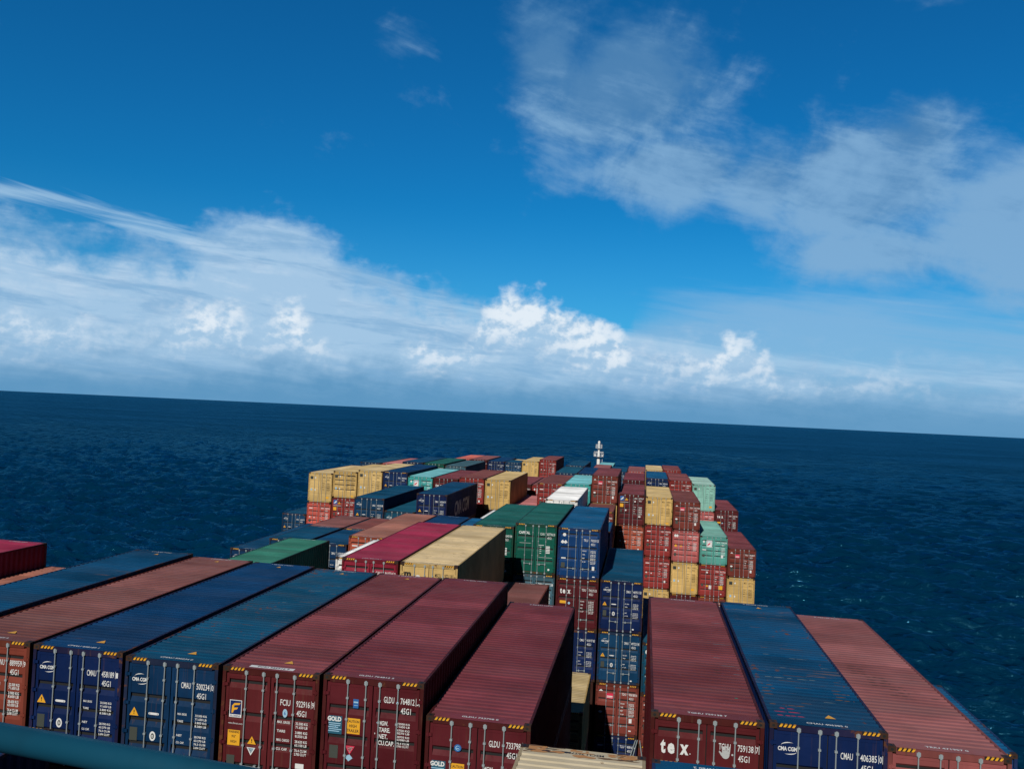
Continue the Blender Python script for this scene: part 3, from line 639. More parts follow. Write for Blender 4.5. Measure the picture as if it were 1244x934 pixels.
        L.disc('white', -0.5, T(0.70), 0.08); L.rect('grey', -1.05, T(0.52), 0.7, 0.05); L.rect('plate', -1.0, T(1.98), 0.2, 0.24); warning(L, -0.46, T(2.0), 0.12); L.rect('white', -0.30, T(2.2), 0.26, 0.34)
        code_block(R, H, code, z=T(0.66)); data_block(R, H, 1.1, h=0.08, gap=0.2); R.rect('yellow', 0.56, T(2.2), 0.36, 0.36); R.disc('white', 0.8, T(2.6), 0.05)
    else:                                                      # plain: number, load table, plate
        L.rect('plate', -1.0, T(1.95), 0.2, 0.28); L.rect(ink if ink == 'white' else 'grey', -1.0, T(0.62), 0.34, 0.07)
        L.poly('white', [(-1.0, T(1.5)), (-0.8, T(1.5)), (-0.9, T(1.36))]); L.disc('white', -0.45, T(1.5), 0.055)
        code_block(R, H, code, ink=ink, z=T(0.62)); data_block(R, H, 1.12, ink=ink, h=0.07, gap=0.21); R.rect('white', 0.72, T(2.3), 0.14, 0.2)
    return L, R

mark_cache = {}
def marks_for(preset, H, code, colour):
    key = (preset, H, code, colour in LIGHT)
    if key not in mark_cache:
        out = []
        for d in mark(preset, H, code, colour):
            lst = []
            for ink, (v, f) in d.g.items():
                me = bpy.data.meshes.new(INKNAME[ink]); me.from_pydata([(x, 0.0225 - l, z) for x, z, l in v], [], f); me.materials.append(INK[ink]); me.update()
                lst.append((INKNAME[ink], me))
            out.append(lst)
        mark_cache[key] = out
    return mark_cache[key]

# ------------------------------------------------------------------ one container
GROUP = 'shipping containers stacked on the ship'
HC, ST = 2.896, 2.591
bottoms = {}
def container(bay, row, h, H, colour, preset, code, label, door='five', pos='full', roofink=None, roofcol=None, side_text=None, dy=0.0, stripes=None, L=None, tri_roof=False, streaks=(), dx=0.0, rusty_end=False):
    Ln = {'full': 12.192, 'near': 6.058, 'far': 6.058, 'long': 13.716}[pos]
    y = BAYY[bay] + (6.134 if pos == 'far' else 0.0) + dy
    z = EYE - h - H
    near = bay <= 2
    t = empty('shipping_container', (rowx(row) + dx + random.uniform(-0.012, 0.012), y + random.uniform(-0.02, 0.02), z))
    t.rotation_euler = (0, 0, math.radians(random.uniform(-0.06, 0.06)))
    tag(t, label, 'container', GROUP)
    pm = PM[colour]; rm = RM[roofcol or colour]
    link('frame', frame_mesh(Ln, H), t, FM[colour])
    rf = link('roof', roof_mesh(Ln), t, rm); rf.location = (0, 0, H - 0.008)
    for s in (-1, 1): link('side_panel', side_mesh(Ln, H, s), t, pm)
    ml = marks_for(preset, H, code, colour)
    for s, lst, rods in ((-1, ml[0], (-0.61, -0.17)), (1, ml[1], (0.17, 0.61))):
        d = link('door', door_mesh(H, door, s), t, pm)
        for x in rods:
            r = link('lock_rod', rod_mesh(H, near), d); r.location = (x, 0, 0)
        if near:
            g = link('door_handle', handle_mesh(-s), d); g.location = (0.61 * s, 0, 0)
        for nm, me in lst: link(nm, me, d)
    cs = casting_mesh()
    for sx in (-1, 1):
        for yy in (0.089, Ln - 0.089):
            for zz in (H - 0.059, 0.059):
                if bay > 3 and (yy > 1 or zz < 1): continue
                c = link('corner_casting', cs, t); c.location = (sx * (CW - 0.081), yy, zz)
    if stripes is None: stripes = H == HC and colour not in ('rose',) and bay < 5
    if stripes:
        for x in (-CW + 0.175, CW - 0.175 - 0.36):
            s_ = link('hazard_stripe', hazard_mesh(), t); s_.location = (x, -0.001, H - 0.083)
            if bay <= 2:
                s2 = link('hazard_stripe', hazard_mesh(), t); s2.location = (-x, Ln + 0.001, H - 0.083); s2.rotation_euler = (0, 0, math.pi)
    if bay <= 2:                                                # number on both ends of the roof, sticker
        ink = roofink or ('black' if colour in LIGHT else 'white')
        d = Deco(); txt = code
        d.text(ink, txt, -0.42, 0.16, 0.085, 0.86); 
        d2 = Deco(); d2.text(ink, txt, -0.42, -(Ln - 0.16), 0.085, 0.86)
        if ink == 'plate': pass
        if colour in ('maroon',) and preset == 'florin': d.rect('white', -0.62, 0.12, 1.12, 0.15); d.g['black'] = d.g.pop('white') if False else d.g.get('black', ([], [])); d.text('black', txt, -0.42, 0.16, 0.08, 0.8, 0.02, 0.003)
        if tri_roof:
            d.poly('yellow', [(0.05, 0.62), (0.29, 0.62), (0.17, 0.84)])
            d.poly('yellow', [(-0.05, Ln - 0.72), (0.13, Ln - 0.72), (0.04, Ln - 0.52)])
        for dd, sg in ((d, 1), (d2, -1)):
            for ink_, (v, f) in dd.g.items():
                if not v: continue
                me = bpy.data.meshes.new('roof_number'); me.from_pydata([(sg * a, sg * b_, 0.003 + l) for a, b_, l in v], [], f); me.materials.append(INK[ink_]); me.update()
                link('roof_number' if ink_ in ('white', 'black') else 'warning_sticker', me, rf)
    if side_text:
        for (txt, hgt, y0, z0, wid, ink) in side_text:
            d = Deco(); d.text(ink, txt, y0, z0, hgt, wid, 0.03)
            for ink_, (v, f) in d.g.items():
                me = bpy.data.meshes.new('side_lettering'); me.from_pydata([(CW - 0.008, a, b_) for a, b_, l in v], [], f); me.materials.append(INK[ink_]); me.update()
                link('side_lettering', me, t)
    if rusty_end:
        rs = random.Random(4); v, f = [], []
        for j in range(46):
            cx = rs.choice((rs.uniform(-1.1, -0.5), rs.uniform(-1.1, 1.1), rs.uniform(0.6, 1.1))); cy = Ln - rs.uniform(0.03, 0.34); a_, b2 = rs.uniform(0.04, 0.22), rs.uniform(0.015, 0.07); i = len(v)
            v += [(max(-1.14, min(1.14, cx + a_ * rs.uniform(0.6, 1.2) * math.cos(6.2832 * k / 11))), cy + b2 * rs.uniform(0.5, 1.2) * math.sin(6.2832 * k / 11), 0.0015 + 0.0002 * j) for k in range(11)]; f.append(tuple(range(i, i + 11)))
        me = bpy.data.meshes.new('rust_patch'); me.from_pydata(v, [], f); me.materials.append(INK['rust']); me.materials.append(INK['darkrust']); me.materials.append(INK['orust'])
        me.polygons.foreach_set('material_index', [rs.choice((0, 1, 2, 2)) for _ in f]); me.update(); link('rust_patch', me, rf)
    if streaks:
        n_ = int((Ln - 0.72) / 0.235); p_ = (Ln - 0.72) / n_; rs = random.Random(row * 7 + bay); buf = {}
        for x0, x1, i0, i1, ink_, dens in streaks:
            for i in range(i0, i1 + 1):
                x = x0 + rs.uniform(0, 0.1)
                while x < x1:
                    w_ = rs.uniform(0.10, 0.30) if dens > 0.3 else rs.uniform(0.18, 0.75)
                    if rs.random() < dens:
                        ya = 0.36 + i * p_ + p_ * rs.uniform(0.70, 0.78); yb = ya + p_ * (rs.uniform(0.14, 0.24) if dens > 0.3 else rs.uniform(0.06, 0.14)); xe = min(x + w_, x1)
                        v, f = buf.setdefault(ink_, ([], [])); j = len(v)
                        v += [(x, ya, 0.002), (x + (xe - x) * 0.6, ya - 0.005, 0.002), (xe, (ya + yb) / 2, 0.002), (x + (xe - x) * 0.5, yb, 0.002), (x - 0.02, (ya + yb) / 2 + 0.01, 0.002)]; f.append(tuple(range(j, j + 5)))
                    x += w_ + rs.uniform(0.0, 0.12)
        for ink_, (v, f) in buf.items():
            me = bpy.data.meshes.new('roof_scrape'); me.from_pydata(v, [], f); me.materials.append(INK[ink_]); me.update(); link('roof_scrape', me, rf)
    k = (bay, row, 0 if pos != 'far' else 1)
    for kk in ([(bay, row, 0), (bay, row, 1)] if pos in ('full', 'long') else [k]):
        bottoms[kk] = max(bottoms.get(kk, 0), h + H)
    return t

# (bay, row, top below the eye, height, paint, marks, number, label, options)
LIST = [
 # ---- the bay right below the bridge
 (-1, -6, 7.35, HC, 'cobalt', 'line', 'CMAU 471920 6', 'dark blue container almost hidden under the teal handrail, only its striped far corner showing', dict(door='few')),
 (-1, -1, 6.56, HC, 'cream', 'msc', 'MSCU 767769 7', 'rust-streaked cream container roof at the bottom edge of the picture', dict(roofink='black', rusty_end=True, streaks=[(-1.1, 1.1, 34, 47, 'rust', 0.12), (-1.1, -0.3, 44, 45, 'darkrust', 0.35)])),
 (-1, 0, 6.58, HC, 'bright', 'plain', 'YMLU 844780 2', 'blue roof edge cutting across the doors of the maroon box lettered tex', dict()),
 # ---- first full bay
 (0, -11, 6.58, HC, 'crimson', 'cai', 'CAIU 866021 4', 'crimson-roofed container standing alone at the port edge with its dark side showing', dict(pos='long')),
 (0, -10, 7.57, HC, 'orange', 'plain', 'TRLU 718224 0', 'patchy rusted orange roof wedged between the crimson box and a blue roof', dict(pos='long')),
 (0, -8, 6.25, HC, 'petrol', 'line', 'CMAU 433017 5', 'blue-roofed container between the rusted orange roof and the faded brown-red roof', dict(door='few', tri_roof=True)),
 (0, -7, 6.35, HC, 'brick', 'plain', 'TCNU 889959 9', 'brick red container numbered 889959 with a faded pinkish brown roof', dict(door='five', tri_roof=True)),
 (0, -6, 6.38, HC, 'navy', 'line', 'CMAU 458189 1', 'navy container numbered 458189 beside the brick red one', dict(door='few', tri_roof=True)),
 (0, -5, 6.43, HC, 'petrol', 'line', 'CMAU 500234 0', 'blue container numbered 500234 with rust-scratched petrol blue roof', dict(door='few', roofcol='petrol_worn', tri_roof=True, streaks=[(-1.1, 1.1, 2, 48, 'rust', 0.05), (-1.1, 0.2, 14, 30, 'darkrust', 0.10), (-0.4, 1.0, 8, 40, 'pale', 0.05)])),
 (0, -4, 6.43, HC, 'maroon', 'florin', 'FCIU 922916 9', 'maroon container numbered 922916 with a square yellow and blue emblem', dict(door='four', tri_roof=True)),
 (0, -3, 6.40, HC, 'wine', 'gold', 'GLDU 764812 5', 'maroon container numbered 764812 with a white and red triangle on its door', dict(door='three')),
 (0, -2, 7.10, HC, 'wine', 'goldlow', 'GLDU 733798 0', 'maroon container numbered 733798, set a little lower beside the dark gap', dict(door='three')),
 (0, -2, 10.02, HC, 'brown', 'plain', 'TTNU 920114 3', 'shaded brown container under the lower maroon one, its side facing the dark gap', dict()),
 (0, 0, 6.50, HC, 'maroon', 'tex', 'TGHU 759138 7', 'scuffed maroon container numbered 759138 with a grey hand print on its door', dict(door='wide', roofcol='maroon', streaks=[(0.35, 0.62, 12, 13, 'darkrust', 0.9), (0.72, 0.82, 4, 4, 'green', 1.0), (-1.1, -0.2, 28, 28, 'darkrust', 0.8), (-1.1, 1.1, 0, 48, 'pale', 0.02), (0.7, 1.1, 14, 40, 'pale', 0.08)])),
 (0, 0, 9.42, HC, 'maroon', 'plain', 'TGHU 640220 8', 'shaded maroon container under the one with the hand print, beside the dark gap', dict()),
 (0, 1, 6.47, HC, 'navy', 'line', 'CMAU 406385 0', 'navy container numbered 406385 with rust patches on its blue roof', dict(door='few', roofcol='steel_worn', tri_roof=True, streaks=[(-1.0, -0.38, 0, 1, 'primer', 1.0), (-0.9, -0.5, 2, 2, 'primer', 0.7), (-1.1, -0.25, 3, 3, 'rust', 0.9), (-1.12, -0.75, 6, 9, 'rust', 0.85), (0.55, 1.0, 6, 9, 'rust', 0.55), (-0.9, 0.4, 12, 12, 'pale', 0.9), (-0.7, 0.8, 20, 21, 'pale', 0.6), (-1, 1, 3, 16, 'rust', 0.12), (-1, 1, 16, 47, 'rust', 0.03), (-1, 1, 4, 47, 'pale', 0.04)])),
 (0, 2, 6.72, HC, 'pink', 'plain', 'TRIU 471957 0', 'container with a long dusty pink roof marked by dark dents, at the starboard edge', dict(dx=-0.11, streaks=[(-0.75, -0.3, 20, 23, 'darkrust', 0.75), (-0.45, 0.1, 16, 19, 'darkrust', 0.8), (-0.1, 0.35, 14, 16, 'darkrust', 0.75), (-0.2, 1.1, 13, 14, 'darkrust', 0.35)])),
 (0, 3, 8.75, HC, 'bright', 'plain', 'TCLU 320771 5', 'short blue container with rusty corners peeping out beyond the dusty pink roof', dict(pos='far')),
 # ---- second bay
 (1, -8, 7.87, HC, 'jade', 'plain', 'EISU 930112 7', 'container with a clean jade green roof behind the front row', dict()),
 (1, -6, 7.62, HC, 'white', 'plain', 'SUDU 517720 4', 'white container showing only as a thin strip beside the raspberry roof', dict(pos='far')),
 (1, -5, 6.45, HC, 'crimson', 'cai', 'CAIU 860734 2', 'raspberry red container next to the rust-speckled yellow one', dict(door='wide', roofcol='crimson')),
 (1, -4, 6.46, HC, 'sand', 'bigm', 'MSCU 973118 2', 'rust-speckled yellow container with a black letter m on its door', dict(door='flat', roofcol='sand_worn', streaks=[(-1.1, 1.1, 0, 20, 'rust', 0.10), (-1.1, 1.1, 20, 48, 'rust', 0.04)], side_text=[('m', 1.1, 3.4, 0.6, 1.2, 'black')])),
 (1, -3, 9.40, HC, 'brick', 'plain', 'BSIU 911802 6', 'short piece of brick red roof just behind the lower maroon container', dict()),
 (1, -2, 13.60, HC, 'sand', 'msc', 'MSCU 307715 3', 'yellow container sunk deep in the dark gap', dict(pos='far', dy=-1.2)),
 # ---- third bay
 (2, -10, 9.25, HC, 'petrol', 'line', 'CMAU 425115 0', 'dark blue container at the port edge, partly behind the jade green roof', dict(door='few')),
 (2, -9, 8.48, HC, 'steel', 'plain', 'GESU 311902 2', 'short blue-roofed container just behind the jade green roof', dict(pos='near')),
 (2, -9, 8.48, HC, 'pink', 'plain', 'CRXU 321175 6', 'short brown-pink container in front of the red door under the yellow boxes', dict(pos='far', roofcol='brick')),
 (2, -8, 8.55, HC, 'petrol', 'line', 'CMAU 215507 3', 'short dark blue container squeezed between two blue and salmon roofs', dict(pos='near', door='few')),
 (2, -8, 8.50, HC, 'slate', 'plain', 'GLDU 317254 1', 'short grey-brown roof between the brown-pink and the salmon roof', dict(pos='far', roofcol='brown')),
 (2, -7, 7.98, HC, 'salmon', 'plain', 'TEMU 689004 0', 'container with a salmon roof and orange-red doors', dict(door='five')),
 (2, -6, 7.98, HC, 'steel', 'line', 'CMAU 417766 5', 'blue roof between the salmon and the raspberry roof', dict(door='few', roofcol='cobalt')),
 (2, -5, 8.00, HC, 'bright', 'plain', 'TCLU 488213 7', 'small bright blue piece of roof beyond the rust-speckled yellow container', dict()),
 (2, -4, 6.80, HC, 'green', 'capital', 'CLHU 850431 8', 'green container half hidden behind the rust-speckled yellow one', dict(door='three')),
 (2, -3, 6.53, HC, 'green', 'capital', 'CLHU 827746 5', 'green container lettered CAPITAL on its left door', dict(door='three')),
 (2, -3, 9.45, HC, 'slate', 'plain', 'DFSU 600312 1', 'slate blue container below the green one lettered CAPITAL', dict()),
 (2, -2, 6.62, HC, 'bright', 'tri', 'TRLU 743351 2', 'bright blue container with a white disc and emblem, next to the green one', dict(door='four')),
 (2, -2, 9.53, HC, 'wine', 'tex', 'TEXU 730275 2', 'wine red container lettered tex in the middle stack', dict(door='four')),
 (2, -2, 12.43, HC, 'navy', 'line', 'CMAU 418197 8', 'navy container below the wine red one lettered tex', dict(door='few')),
 (2, -1, 9.47, HC, 'navy', 'line', 'CMAU 469511 3', 'dark blue container with a sunlit roof and a black shadow wedge on it', dict(door='few', roofcol='steel')),
 (2, -1, 12.40, HC, 'steel', 'line', 'CMAU 497221 8', 'blue container with a lilac sticker, second in the stack over the red tagged door', dict(door='few')),
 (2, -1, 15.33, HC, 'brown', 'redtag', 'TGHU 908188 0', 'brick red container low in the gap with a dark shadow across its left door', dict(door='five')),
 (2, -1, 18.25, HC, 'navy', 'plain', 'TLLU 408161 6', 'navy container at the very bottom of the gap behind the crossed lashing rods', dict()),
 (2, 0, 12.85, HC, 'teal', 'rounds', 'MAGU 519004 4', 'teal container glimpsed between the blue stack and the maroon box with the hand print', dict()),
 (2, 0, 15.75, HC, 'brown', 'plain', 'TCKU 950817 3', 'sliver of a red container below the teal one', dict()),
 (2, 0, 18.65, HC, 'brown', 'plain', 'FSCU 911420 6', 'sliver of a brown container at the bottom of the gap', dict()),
 # ---- fourth bay
 (3, -9, 7.38, HC, 'steel', 'line', 'CMAU 453320 1', 'blue container with a white oval sticker, in front of the yellow row', dict(door='few', side_text=[('CMA CGM', 1.0, 4.2, 1.0, 4.6, 'signblue')], stripes=False)),
 (3, -8, 8.27, HC, 'teal', 'line', 'CMAU 461008 2', 'lower blue roof between two taller blue containers with warning triangles', dict(door='few', stripes=False)),
 (3, -7, 6.77, HC, 'navy', 'line', 'CMAU 435541 7', 'dark blue container with big pale letters on its shaded side', dict(door='few', roofcol='petrol', side_text=[('CMA CGM', 1.15, 3.0, 0.95, 5.6, 'slate')], stripes=False)),
 (3, -5, 8.40, HC, 'white', 'plain', 'SUDU 129940 1', 'white strip of roof beside the green roofs', dict(pos='near')),
 (3, -3, 6.58, HC, 'white', 'plain', 'ACLU 279114 9', 'white-roofed container behind the green one lettered CAPITAL', dict(roofink='black')),
 (3, -2, 7.95, HC, 'brown', 'redtag', 'TEMU 322018 5', 'short brown container below the wall of red doors, behind the bright blue box', dict(pos='far')),
 (3, -2, 8.75, HC, 'bright', 'plain', 'TRLU 388106 4', 'narrow wedge of blue roof beside the bright blue box', dict(pos='near')),
 # ---- fifth bay: the wall of doors
 (4, -14, 11.15, HC, 'steel', 'line', 'CMAU 416670 2', 'blue container lowest at the port edge, next to the red doors', dict(door='few', stripes=False)),
 (4, -13, 6.97, HC, 'sand', 'msc', 'MEDU 811440 2', 'outermost of the three yellow containers at the port edge', dict(door='flat', stripes=False)),
 (4, -13, 9.90, HC, 'coral', 'plain', 'BMOU 460021 8', 'coral red container under the outermost yellow one', dict(stripes=False)),
 (4, -12, 6.70, ST, 'yellow', 'msc', 'MEDU 377061 0', 'middle one of the three yellow containers at the port edge', dict(door='five')),
 (4, -12, 9.33, HC, 'red', 'wave', 'SEGU 551902 4', 'red container with blue emblem and yellow tag under the middle yellow one', dict(stripes=False)),
 (4, -11, 6.46, HC, 'sand', 'msc', 'MEDU 425118 5', 'innermost of the three yellow containers at the port edge', dict(door='flat', stripes=False)),
 (4, -10, 6.45, HC, 'cobalt', 'line', 'CMAU 440096 6', 'navy container between the yellow row and the turquoise one', dict(door='few', roofcol='cobalt')),
 (4, -9, 6.75, HC, 'aqua', 'sticker', 'KKFU 787112 0', 'turquoise container next to the navy one behind the yellow row', dict(stripes=False)),
 (4, -8, 6.78, HC, 'maroon', 'tex', 'TGHU 702115 9', 'maroon container between the turquoise one and a brick red one', dict(stripes=False)),
 (4, -7, 6.58, HC, 'red', 'plain', 'TCNU 713309 6', 'brick red container touching the lone yellow one', dict(roofcol='brown', stripes=False)),
 (4, -6, 6.62, HC, 'yellow', 'msc', 'MSCU 940018 2', 'lone yellow container with a dark side, behind the big letters', dict(door='flat', stripes=False)),
 (4, -5, 9.10, HC, 'rose', 'plain', 'TEMU 801227 4', 'patch of pink roof behind the green roofs', dict()),
 (4, -4, 6.68, HC, 'red', 'plain', 'TCLU 944180 7', 'red container left of the cyan one behind the white roof', dict(roofcol='brown')),
 (4, -3, 6.56, HC, 'aqua', 'plain', 'UASU 100472 7', 'cyan container behind the white-roofed one', dict(stripes=False)),
 (4, -2, 5.64, ST, 'brown', 'redtag', 'TEXU 446013 7', 'tall-standing brown container with a red tag, inner end of the door wall', dict(roofcol='maroon')),
 (4, -2, 8.25, ST, 'yellow', 'msc', 'MSCU 340017 2', 'thin yellow top edge under the brown container with the red tag', dict()),
 (4, -1, 7.22, HC, 'maroon', 'wave', 'SEGU 437752 9', 'maroon container with blue emblem and yellow tag beside the yellow doors', dict(stripes=False)),
 (4, -1, 10.12, HC, 'salmon', 'plain', 'FCIU 833194 0', 'salmon red container under the maroon one with the blue emblem', dict(stripes=False)),
 (4, 0, 7.33, ST, 'yellow', 'msc', 'MEDU 608841 4', 'yellow container on top between maroon and brown ones in the door wall', dict(door='flat')),
 (4, 0, 9.95, HC, 'red', 'plain', 'CARU 955013 8', 'red container right under the yellow one in the door wall', dict(stripes=False)),
 (4, 0, 12.87, HC, 'red', 'plain', 'CARU 977120 6', 'red container under another red one in the door wall', dict(stripes=False)),
 (4, 0, 15.80, HC, 'yellow', 'msc', 'MSCU 728116 5', 'strip of yellow doors just above the long maroon roof', dict(door='flat', stripes=False)),
 (4, 1, 7.62, ST, 'brown', 'redtag', 'TEXU 301775 1', 'brown container with a red tag on top of the pink one', dict()),
 (4, 1, 10.26, HC, 'rose', 'rounds', 'ONEU 027715 3', 'pink container in the middle of the door wall', dict()),
 (4, 1, 13.20, HC, 'yellow', 'msc', 'MSCU 519072 4', 'yellow container under the pink one', dict(door='flat', stripes=False)),
 (4, 2, 10.62, ST, 'seafoam', 'sticker', 'KLTU 118402 1', 'pale teal container with a white sticker, beside the pink one', dict()),
 (4, 1, 16.12, HC, 'maroon', 'plain', 'TGHU 411903 2', 'maroon door tops just above the long maroon roof, under a yellow box', dict()),
 (4, 2, 16.14, HC, 'brick', 'plain', 'TCNU 512207 1', 'brick red door tops under the red container with white and orange tags', dict()),
 (4, 2, 13.22, HC, 'red', 'tags', 'FCIU 901173 5', 'red container with white and orange tags under the pale teal one', dict()),
 (4, 3, 11.58, ST, 'brown', 'redtag', 'TEXU 702288 7', 'brown container on top of the outermost starboard yellow one', dict(roofcol='maroon')),
 (4, 3, 14.22, HC, 'yellow', 'msc', 'MSCU 833710 6', 'yellow container lowest at the starboard end of the door wall', dict(door='flat', stripes=False)),
 # ---- sixth bay
 (5, -13, 6.73, HC, 'steel', 'line', 'CMAU 402211 0', 'blue container peeping out behind the outermost yellow one', dict(door='few')),
 (5, -12, 6.75, HC, 'rose', 'plain', 'BMOU 500817 2', 'thin pinkish red strip of roof far out on the port side', dict()),
 (5, -11, 6.42, HC, 'petrol', 'line', 'CMAU 465533 9', 'dark blue roof beside the thin pinkish red strip', dict(door='few')),
 (5, -10, 6.45, HC, 'green', 'plain', 'EGHU 904401 5', 'green container with a dark side on the far port side', dict()),
 (5, -9, 6.60, HC, 'slate', 'line', 'CMAU 450187 7', 'slate blue roof between the far green container and the far red pair', dict(roofcol='slate')),
 (5, -6, 8.20, HC, 'maroon', 'plain', 'TGHU 881003 2', 'low maroon roof under the far yellow and red pair', dict()),
 (5, -5, 8.20, HC, 'red', 'sticker', 'FSCU 772015 9', 'red container with a white square sticker behind the patch of pink roof', dict(roofcol='brick')),
 (5, -4, 6.66, HC, 'steel', 'line', 'CMAU 433690 1', 'lighter blue roof beyond the cyan container', dict(roofcol='teal')),
 (5, -3, 6.63, HC, 'petrol', 'line', 'CMAU 480062 3', 'dark blue roof beside the foremast', dict(roofcol='cobalt')),
 (5, -1, 7.02, HC, 'wine', 'plain', 'TGHU 650992 4', 'maroon container behind the one with blue emblem and yellow tag', dict()),
 (5, 0, 6.69, HC, 'cobalt', 'line', 'CMAU 499015 8', 'navy container with a blue roof behind the topmost yellow doors', dict(roofcol='bright')),
 (5, 1, 6.77, HC, 'red', 'plain', 'TCNU 640037 5', 'red container between the navy one and the tall mint one', dict()),
 (5, 2, 7.08, HC, 'mint', 'msc', 'CAXU 713902 6', 'mint green container with a yellowed roof edge, high on the starboard side', dict(door='flat')),
 (5, 2, 9.98, HC, 'rose', 'plain', 'HLBU 211907 5', 'pink container half hidden under the mint green one', dict()),
 (5, 3, 9.73, ST, 'maroon', 'tex', 'HDMU 655013 8', 'maroon container standing outermost beside the mint green one', dict(roofcol='maroon')),
 # ---- beyond
 (6, -4, 6.60, HC, 'steel', 'plain', 'CMAU 411505 7', 'far blue roof beyond the lighter blue one', dict()),
 (7, -11, 7.35, HC, 'coral', 'plain', 'HLXU 801120 8', 'far coral-roofed container beside a maroon one', dict()),
 (7, -10, 7.33, HC, 'maroon', 'plain', 'TGHU 790013 4', 'far maroon container with a dark side, beside the coral one', dict(roofcol='pink')),
 (7, -9, 7.45, HC, 'cobalt', 'line', 'CMAU 410079 5', 'sliver of a blue container right behind the dark side of the far maroon one', dict()),
 (7, -8, 7.46, HC, 'steel', 'line', 'CMAU 428831 0', 'short blue container with white marks left of the far yellow and red pair', dict(pos='near')),
 (7, -8, 7.65, HC, 'sand', 'msc', 'MEDU 770124 1', 'tiny yellow roof beyond the short blue container with white marks', dict(pos='far')),
 (7, -7, 7.16, HC, 'yellow', 'msc', 'MEDU 650081 6', 'far yellow container of the yellow and red pair', dict(door='flat')),
 (7, -6, 6.82, HC, 'red', 'plain', 'CAIU 920034 3', 'far red container of the yellow and red pair', dict()),
 (7, -3, 7.75, HC, 'red', 'plain', 'TCLU 501187 9', 'far red container at the foot of the foremast', dict(roofcol='pink')),
 (7, -2, 7.94, HC, 'steel', 'line', 'CMAU 402286 7', 'far blue container between a red and a pink one', dict()),
 (7, -1, 7.77, HC, 'rose', 'plain', 'ONEU 118804 5', 'far pink container beside the pale yellow roof', dict(roofcol='pink')),
 (7, 0, 7.45, HC, 'sand', 'msc', 'MSCU 550117 0', 'far pale yellow roof above the navy container', dict()),
 (7, 1, 7.33, HC, 'red', 'plain', 'TCNU 320096 1', 'far red roof beyond the red container of the sixth bay', dict()),
 (8, -3, 8.15, HC, 'aqua', 'plain', 'KKFU 600127 3', 'farthest container, a thin aqua strip past the foremast', dict()),
]
for e in LIST:
    b_, r_, h_, H_, c_, p_, n_, l_, o_ = e
    container(b_, r_, h_, H_, c_, p_, n_, l_, **o_)

# ------------------------------------------------------------------ hull and added filler blocks
def build_ship():
    steel = paint('deck_steel', (0.045, 0.018, 0.014), 0.6, 0.2); hullm = paint('hull_paint', (0.010, 0.022, 0.05), 0.3, 0.2)
    xc = rowx(-5.5); hb = 23.4
    b = MB()
    out = [(-hb, -20), (-hb, 150)] + [(-hb * math.cos(t) ** 0.7, 150 + 95 * math.sin(t)) for t in np.linspace(0.1, 1.5, 12)]
    ring = [(xc + x, y) for x, y in out] + [(xc - x, y) for x, y in reversed(out)]
    n = len(ring); z1 = EYE - DECK; i = len(b.v)
    b.v += [(x, y, -3) for x, y in ring] + [(x, y, z1) for x, y in ring]
    for k in range(n): b.f.append((k, (k + 1) % n, n + (k + 1) % n, n + k)); b.mi.append(0)
    b.f.append(tuple(n + k for k in range(n))); b.mi.append(1)
    structure(link('ship_hull', b.mesh('ship_hull', (hullm, steel))))
    # filler blocks added under the stacks so sunlight does not leak through
    for bay, y in BAYY.items():
        m = MB(); any_ = False
        for row in range(-14, 4):
            for half in (0, 1):
                hbot = bottoms.get((bay, row, half))
                if hbot is None or hbot > DECK - 0.4: continue
                any_ = True
                x = rowx(row); ya = y + half * 6.134 + 0.05; yb = ya + 5.95
                m.box(x - 1.15, x + 1.15, ya, yb, z1 + 0.01, EYE - hbot - 0.03)
        if any_: structure(link('stack_filler', m.mesh('stack_filler', (steel,))))
build_ship()

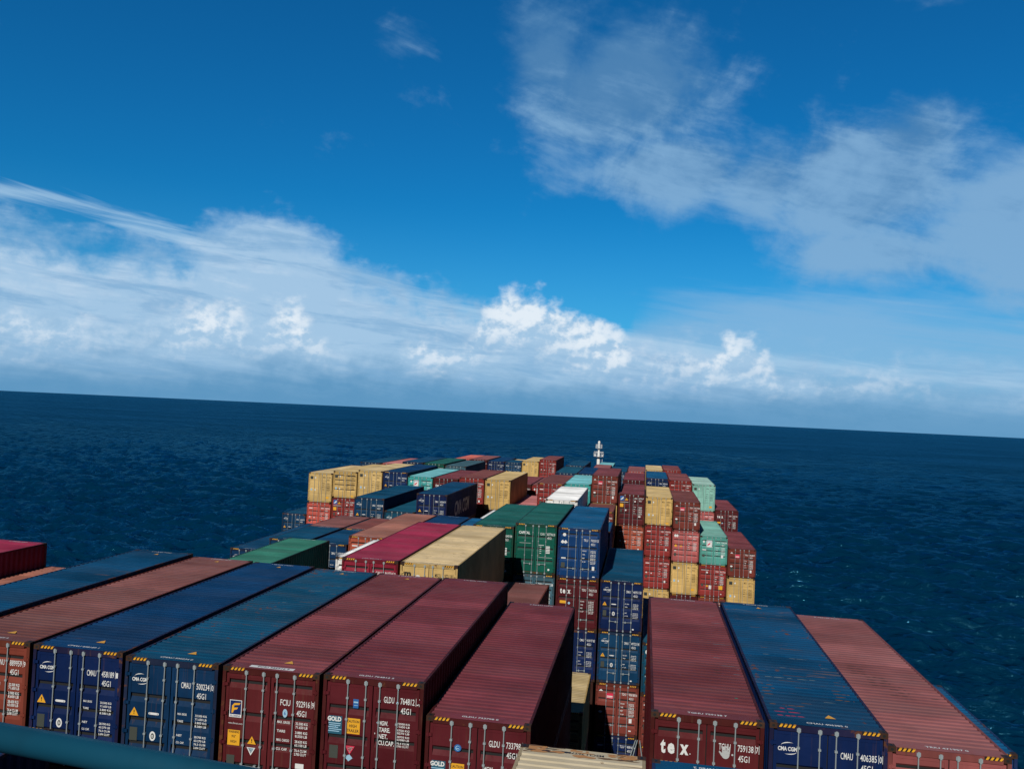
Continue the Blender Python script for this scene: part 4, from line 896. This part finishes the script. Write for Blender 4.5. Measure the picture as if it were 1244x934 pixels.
# ------------------------------------------------------------------ foremast
def foremast():
    wm = plain('mast_white', (0.80, 0.81, 0.80), 0.45); X, Y = -11.45, 220.0
    t = empty('foremast', (X, Y, EYE - DECK)); tag(t, 'slim white foremast with two round platforms standing at the bow', 'mast')
    zt = DECK - 6.9
    b = MB(); b.tube((0, 0, 0), (0, 0, zt - 4.4), 0.58, 14, 0, 0.42); b.tube((-0.75, 0, 0), (-0.12, 0, zt - 4.6), 0.22, 8); link('mast_column', b.mesh('c', (wm,)), t)
    b = MB(); b.tube((0, 0, zt - 4.4), (0, 0, zt - 0.6), 0.30, 12, 0, 0.20); link('topmast', b.mesh('c', (wm,)), t)
    for z, r in ((zt - 3.9, 1.25), (zt - 1.75, 0.8)):
        b = MB(); b.tube((0, 0, z), (0, 0, z + 0.10), r * 0.9, 20, 0, r); p = link('platform', b.mesh('p', (wm,)), t)
        b = MB(); n = 14
        for zz in (0.55, 1.05):
            for k in range(n):
                a0, a1 = 6.2832 * k / n, 6.2832 * (k + 1) / n
                b.tube((r * math.cos(a0), r * math.sin(a0), z + zz), (r * math.cos(a1), r * math.sin(a1), z + zz), 0.03, 5)
        for k in range(n):
            a0 = 6.2832 * k / n; b.tube((r * math.cos(a0), r * math.sin(a0), z + 0.1), (r * math.cos(a0), r * math.sin(a0), z + 1.05), 0.025, 5)
        link('railing', b.mesh('r', (wm,)), p)
    b = MB(); b.tube((0, 0, zt - 0.62), (0, 0, zt), 0.26, 12, 0, 0.33); b.tube((0, 0, zt), (0, 0, zt + 0.25), 0.33, 12, 0, 0.1); link('mast_lamp', b.mesh('l', (wm,)), t)
    b = MB(); b.tube((0.95, 0, 6), (0.95, 0, zt - 3.9), 0.05, 6); link('ladder_rail', b.mesh('l', (wm,)), t)
    b = MB(); b.box(-1.05, -0.85, -0.15, 0.15, zt - 3.75, zt - 3.2); b.box(0.85, 1.05, -0.15, 0.15, zt - 3.75, zt - 3.3); b.tube((-1.25, 0, zt - 2.6), (1.25, 0, zt - 2.6), 0.05, 6); link('navigation_light', b.mesh('l', (wm,)), t)
foremast()

# ------------------------------------------------------------------ bridge handrail close to the camera
def handrail():
    m = paint('rail_paint', (0.003, 0.050, 0.092), 0.15, 0.2, rough=0.4)
    A = Vector((-0.935, 1.383, EYE - 0.68)); B = Vector((-0.345, 1.44, EYE - 0.68))
    def at(px, py, h):
        x = (px - 622) / FPX; y = -(py - 467) / FPX; d = rr * x + uu * y + fw; s = -h / d.z
        return Vector((0, 0, EYE)) + d * s
    A = at(0, 894.8, 0.68); B = at(290, 948.7, 0.68); d = (B - A)
    P, Q = A - d * 0.6, A + d * 2.6
    t = empty('handrail', P); tag(t, 'rounded teal handrail crossing the bottom corner close to the viewer', 'railing')
    b = MB(); b.tube((0, 0, 0), Q - P, 0.0262, 40); o = link('top_rail', b.mesh('top_rail', (m,), True), t)
    dn = (Q - P).normalized()
    for s in (0.05, 0.98):
        c = (Q - P) * s; b = MB(); b.tube(c + Vector((0, 0, -0.02)), c + Vector((0, 0, -1.0)), 0.019, 16); link('stanchion', b.mesh('stanchion', (m,), True), t)
    b = MB(); b.tube((Q - P) * 0.05 + Vector((0, 0, -0.5)), (Q - P) * 0.98 + Vector((0, 0, -0.5)), 0.016, 16); link('lower_rail', b.mesh('lower_rail', (m,), True), t)
handrail()

# ------------------------------------------------------------------ lashing rods at the bottom of the gap
def lashings():
    x = rowx(-1); y = BAYY[2] - 0.12; z = EYE - 18.25
    for i, (xa, xb, lab) in enumerate(((0.55, 1.15, 'steel lashing rod leaning outboard over the navy door at the bottom of the gap'), (0.75, 1.25, 'second steel lashing rod beside its twin over the navy door'), (1.75, 1.38, 'steel lashing rod leaning back over the brown sliver at the bottom of the gap'))):
        b = MB(); b.tube((xa, -0.05 * i, -2.2), (xb, 0, -0.05), 0.028, 8); b.tube((xa, -0.05 * i, -2.2), (xa * 0.8 + xb * 0.2, -0.04 * i, -1.77), 0.05, 8)
        o = link('lashing_rod', b.mesh('lashing_rod', (GALV,))); o.location = (x, y, z); tag(o, lab, 'lashing rod', 'lashing rods in the gap')
lashings()
